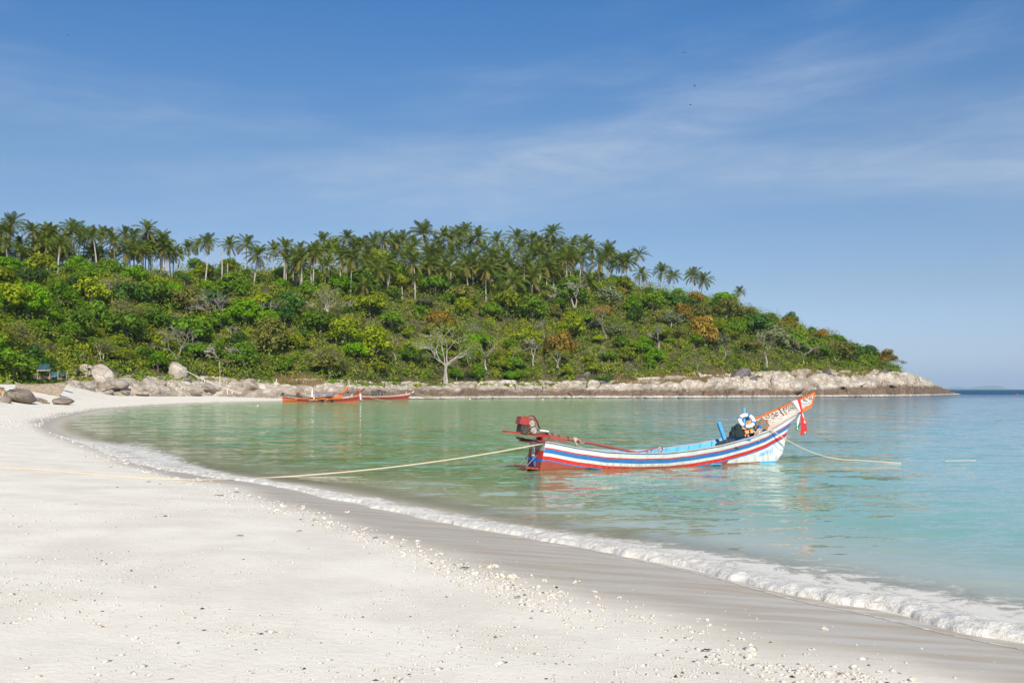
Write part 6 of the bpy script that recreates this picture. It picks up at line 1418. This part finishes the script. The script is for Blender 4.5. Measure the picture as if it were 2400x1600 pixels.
def build_coral():
    named = [(1156, 1330, 26, 'white coral lump with a brown twig stuck in it, peak of the tide line'), (1172, 1352, 24, 'broad white coral lump right below the twig lump'), (1195, 1356, 30, 'long flat white coral slab at the tide line'), (1165, 1378, 18, 'knobbly white coral lump under the long slab'), (1213, 1375, 14, 'cone of white coral alone right of the tide line'), (1642, 1483, 19, 'bright rounded coral lump with a crisp shadow on its left'), (1611, 1470, 14, 'small pointed coral lump left of the bright rounded one'), (1757, 1517, 22, 'smooth pale coral lump at the lower right, shadow on its left'), (1757, 1540, 34, 'wide coral lump holding a dark brown piece'), (1932, 1474, 18, 'lone white coral pyramid on the smooth wet sand'), (2137, 1594, 26, 'big coral lump at the bottom edge with a dark shadow'), (2003, 1567, 26, 'low coral lump near two smaller ones, lower right'), (2000, 1580, 16, 'coral pebble just below the low lump'), (1836, 1580, 18, 'tan coral lump near the bottom edge'), (2058, 1575, 16, 'pale coral lump further right near the bottom edge'), (665, 1187, 18, 'first big white coral lump left on the tide line'), (650, 1198, 16, 'white coral lump just left of the first big one'), (948, 1266, 14, 'white coral lump in the middle of the tide line'), (980, 1268, 15, 'round white coral lump at the seaward side of the tide line'), (1316, 1387, 14, 'pair of joined coral lumps right of the tide line peak'), (1295, 1395, 20, 'white coral row lump on the wet sand'), (222, 1463, 20, 'white coral piece with a dark shadow at the lower left'), (320, 1497, 22, 'flat yellowish coral piece at the lower left'), (72, 1450, 15, 'white shell-like coral piece near the left edge'), (62, 1565, 18, 'brownish coral piece near the lower left corner'), (1340, 1430, 18, 'cluster of coral lumps on damp sand mid foreground'), (1390, 1452, 20, 'spread coral lump on damp sand mid foreground')]
    its = []
    def put(px, py, w, rz, label, group):
        g = on_sand(px, py); s = w * .5 * g[1] / FPX
        o = link('coral_lump', CORAL[rng.randint(12)], None, (g[0], g[1], g[2] - s * .15), (0, 0, rz), (s, s, s * rng.uniform(.75, 1.05))); tag(o, label, 'coral', group); its.append((o, px, label))
    for px, py, w, lb in named: put(px, py, w, rng.uniform(0, 6), lb, 'coral lumps on the sand')
    n = 0; pts = []
    while n < 270:
        px = rng.uniform(110, 1750) if rng.uniform() < .8 else rng.uniform(900, 2350); base = float(tide_px(px)); py = base + rng.normal(0, 1) * (4 + .012 * (px - 100)) * (1.0 if px < 1200 else 1.7) - 4
        if px > 1250 and rng.uniform() < .45: continue
        if py > 1612: continue
        w = float(np.clip(rng.lognormal(math.log(np.interp(px, [100, 600, 1200, 2000], [5.5, 8.5, 11.5, 11])), .32), 4, 20))
        st = ['at the far bend of sand', 'by the stern rope', 'left of the dark stick', 'in the densest tide line', 'left of the twig lump', 'right of the twig lump', 'on damp sand in the lower right', 'near the bottom right edge'][int(np.searchsorted([250, 420, 620, 860, 1080, 1300, 1650], px))]
        put(px, py, w, rng.uniform(0, 6), '%s coral lump %s%s' % ('tiny' if w < 7 else 'small' if w < 11 else 'larger', st, ', wet side' if py < base - 9 else ', dry side' if py > base + 2 else ''), 'coral lumps along the tide line'); n += 1
    unique_labels(its)
    # fine rubble nobody could count
    V = []; F = []; nb = 0; oct_ = np.array([(1, 0, 0), (0, 1, 0), (-1, 0, 0), (0, -1, 0), (0, 0, 1), (0, 0, -.4)], float); of = np.array([(0, 1, 4), (1, 2, 4), (2, 3, 4), (3, 0, 4), (1, 0, 5), (2, 1, 5), (3, 2, 5), (0, 3, 5)])
    m = 100000; sel = rng.uniform(size=m)
    X = rng.uniform(-1, 1, m); Yp = 4.0 * (45 / 4.0) ** rng.uniform(size=m); X = X * (3 + Yp * .62) - Yp * .05
    d = shore_dist(X, Yp); td = tide_d(X, Yp); band = np.exp(-((d - td) / .55) ** 2); patch = fbm(X * .45, Yp * .45, 4, 77)
    keep = (d > .8) & (rng.uniform(size=m) < np.clip(band * np.interp(X / Yp * FPX + 1200, [100, 1150, 1400, 1700, 2400], [1, 1, .28, .14, .10]) + np.where(d > td, .06 + .85 * sstep(.44, .66, patch), .012), 0, 1))
    X = X[keep]; Yp = Yp[keep]; Z = sand_z(X, Yp); n = len(X)
    S = np.clip(np.exp(rng.normal(math.log(.0076), .48, n)), .004, .032) * (1 + .9 * band[keep])
    rot = rng.uniform(0, 6.28, n); c, q = np.cos(rot), np.sin(rot); el = rng.uniform(.8, 2.2, n)
    O = oct_[None] * (1 + rng.uniform(-.3, .3, (n, 6, 1))); x = O[..., 0] * el[:, None]; y = O[..., 1]
    P = np.stack([X[:, None] + (x * c[:, None] - y * q[:, None]) * S[:, None], Yp[:, None] + (x * q[:, None] + y * c[:, None]) * S[:, None], Z[:, None] + O[..., 2] * S[:, None] * .75], -1)
    dark = rng.uniform(size=n) < .028
    FF = (of[None] + (np.arange(n) * 6)[:, None, None]).reshape(-1, 3)
    me = npmesh('coral_rubble', P.reshape(-1, 3), FF, [M_CORAL, M_DRIFT, M_TARP], False, np.repeat(np.where(dark, 1 + (rng.uniform(size=n) < .5), 0), 8))
    tag(link('coral_rubble', me), 'fine coral rubble and shell bits strewn over the dry sand', kind='stuff')
    # far shore pebbles
    m = 5200; px = rng.uniform(80, 660, m); py = rng.uniform(0, 1, m); Y = np.interp(px, [80, 100, 160, 250, 400, 660], [62, 60, 92, 123, 165, 190]) ; X = (px - 1200) / FPX * Y; X = X + rng.normal(0, 3, m); Y = Y + rng.normal(0, 6, m)
    d = shore_dist(X, Y); k = (d > .1) & (d < 3.5); X = X[k]; Y = Y[k]; n = len(X); Z = sand_z(X, Y); S = rng.uniform(.03, .10, n)
    P = np.stack([X[:, None] + oct_[None, :, 0] * S[:, None] * 1.4, Y[:, None] + oct_[None, :, 1] * S[:, None], Z[:, None] + oct_[None, :, 2] * S[:, None] * .6], -1)
    me = npmesh('far_rubble', P.reshape(-1, 3), (of[None] + (np.arange(n) * 6)[:, None, None]).reshape(-1, 3), M_CORAL)
    tag(link('far_rubble', me), 'coral rubble along the far curve of the beach', kind='stuff')
    # twigs and leaves of the wrack line
    T = [(1090, 1333, 26, 'dark brown twig lying at the peak of the tide line'), (514, 1162, 26, 'dark stick on the sand by the bend of the tide line'), (740, 1221, 16, 'reddish twig in the tide line'), (705, 1219, 9, 'small tan twig in the tide line left of the reddish one'), (880, 1262, 14, 'thin black twig in the tide line centre'), (348, 1130, 12, 'little black twig under the stern rope'), (563, 1257, 20, 'dried red-brown leaf alone on the dry sand'), (1656, 1527, 26, 'thin dark twig on damp sand at the lower right'), (1213, 1402, 16, 'stubby brown wood piece below the tide line'), (260, 1095, 12, 'tiny brown twig near the bend of the tide line'), (1870, 1556, 14, 'mottled brown shell piece at the lower right'), (1564, 1524, 12, 'small brown shell half buried at the lower right'), (702, 1246, 14, 'faint thin twig on the dry sand under the tide line'), (275, 1142, 8, 'dark pebble on dry sand by the rope'), (1303, 1555, 10, 'black pebble near the bottom middle'), (1280, 1590, 12, 'brown-black pebble at the bottom middle'), (240, 1432, 10, 'dark stone near the lower left'), (225, 1308, 11, 'dark flat stone mid left on dry sand'), (600, 1522, 11, 'dark stone near the bottom left of centre')]
    for px, py, w, lb in T:
        g = on_sand(px, py); L = w * g[1] / FPX; b = MB(); a = rng.uniform(-.4, .4)
        pebble = 'pebble' in lb or 'stone' in lb or 'shell' in lb
        if pebble: b.lathe([(.02, -.1), (.5, 0), (.42, .28), (.1, .42)], (0, 0, 0), 8, 'Z', Matrix.Diagonal((L * .8, L * .55, L * .4)))
        else:
            b.tube([(-L / 2, 0, .010), (-L * .1, L * .06, .022), (L * .2, -L * .03, .016), (L / 2, L * .05, .02)], [.003, .007, .006, .002], 6); b.tube([(L * .1, 0, .016), (L * .3, L * .14, .03)], [.004, .002], 5)
        o = b.obj('pebble' if pebble else 'twig', M_TARP if 'dark' in lb or 'black' in lb else M_DRIFT, None, True, g, (0, 0, a)); tag(o, lb, 'pebble' if pebble else 'twig')
build_coral()
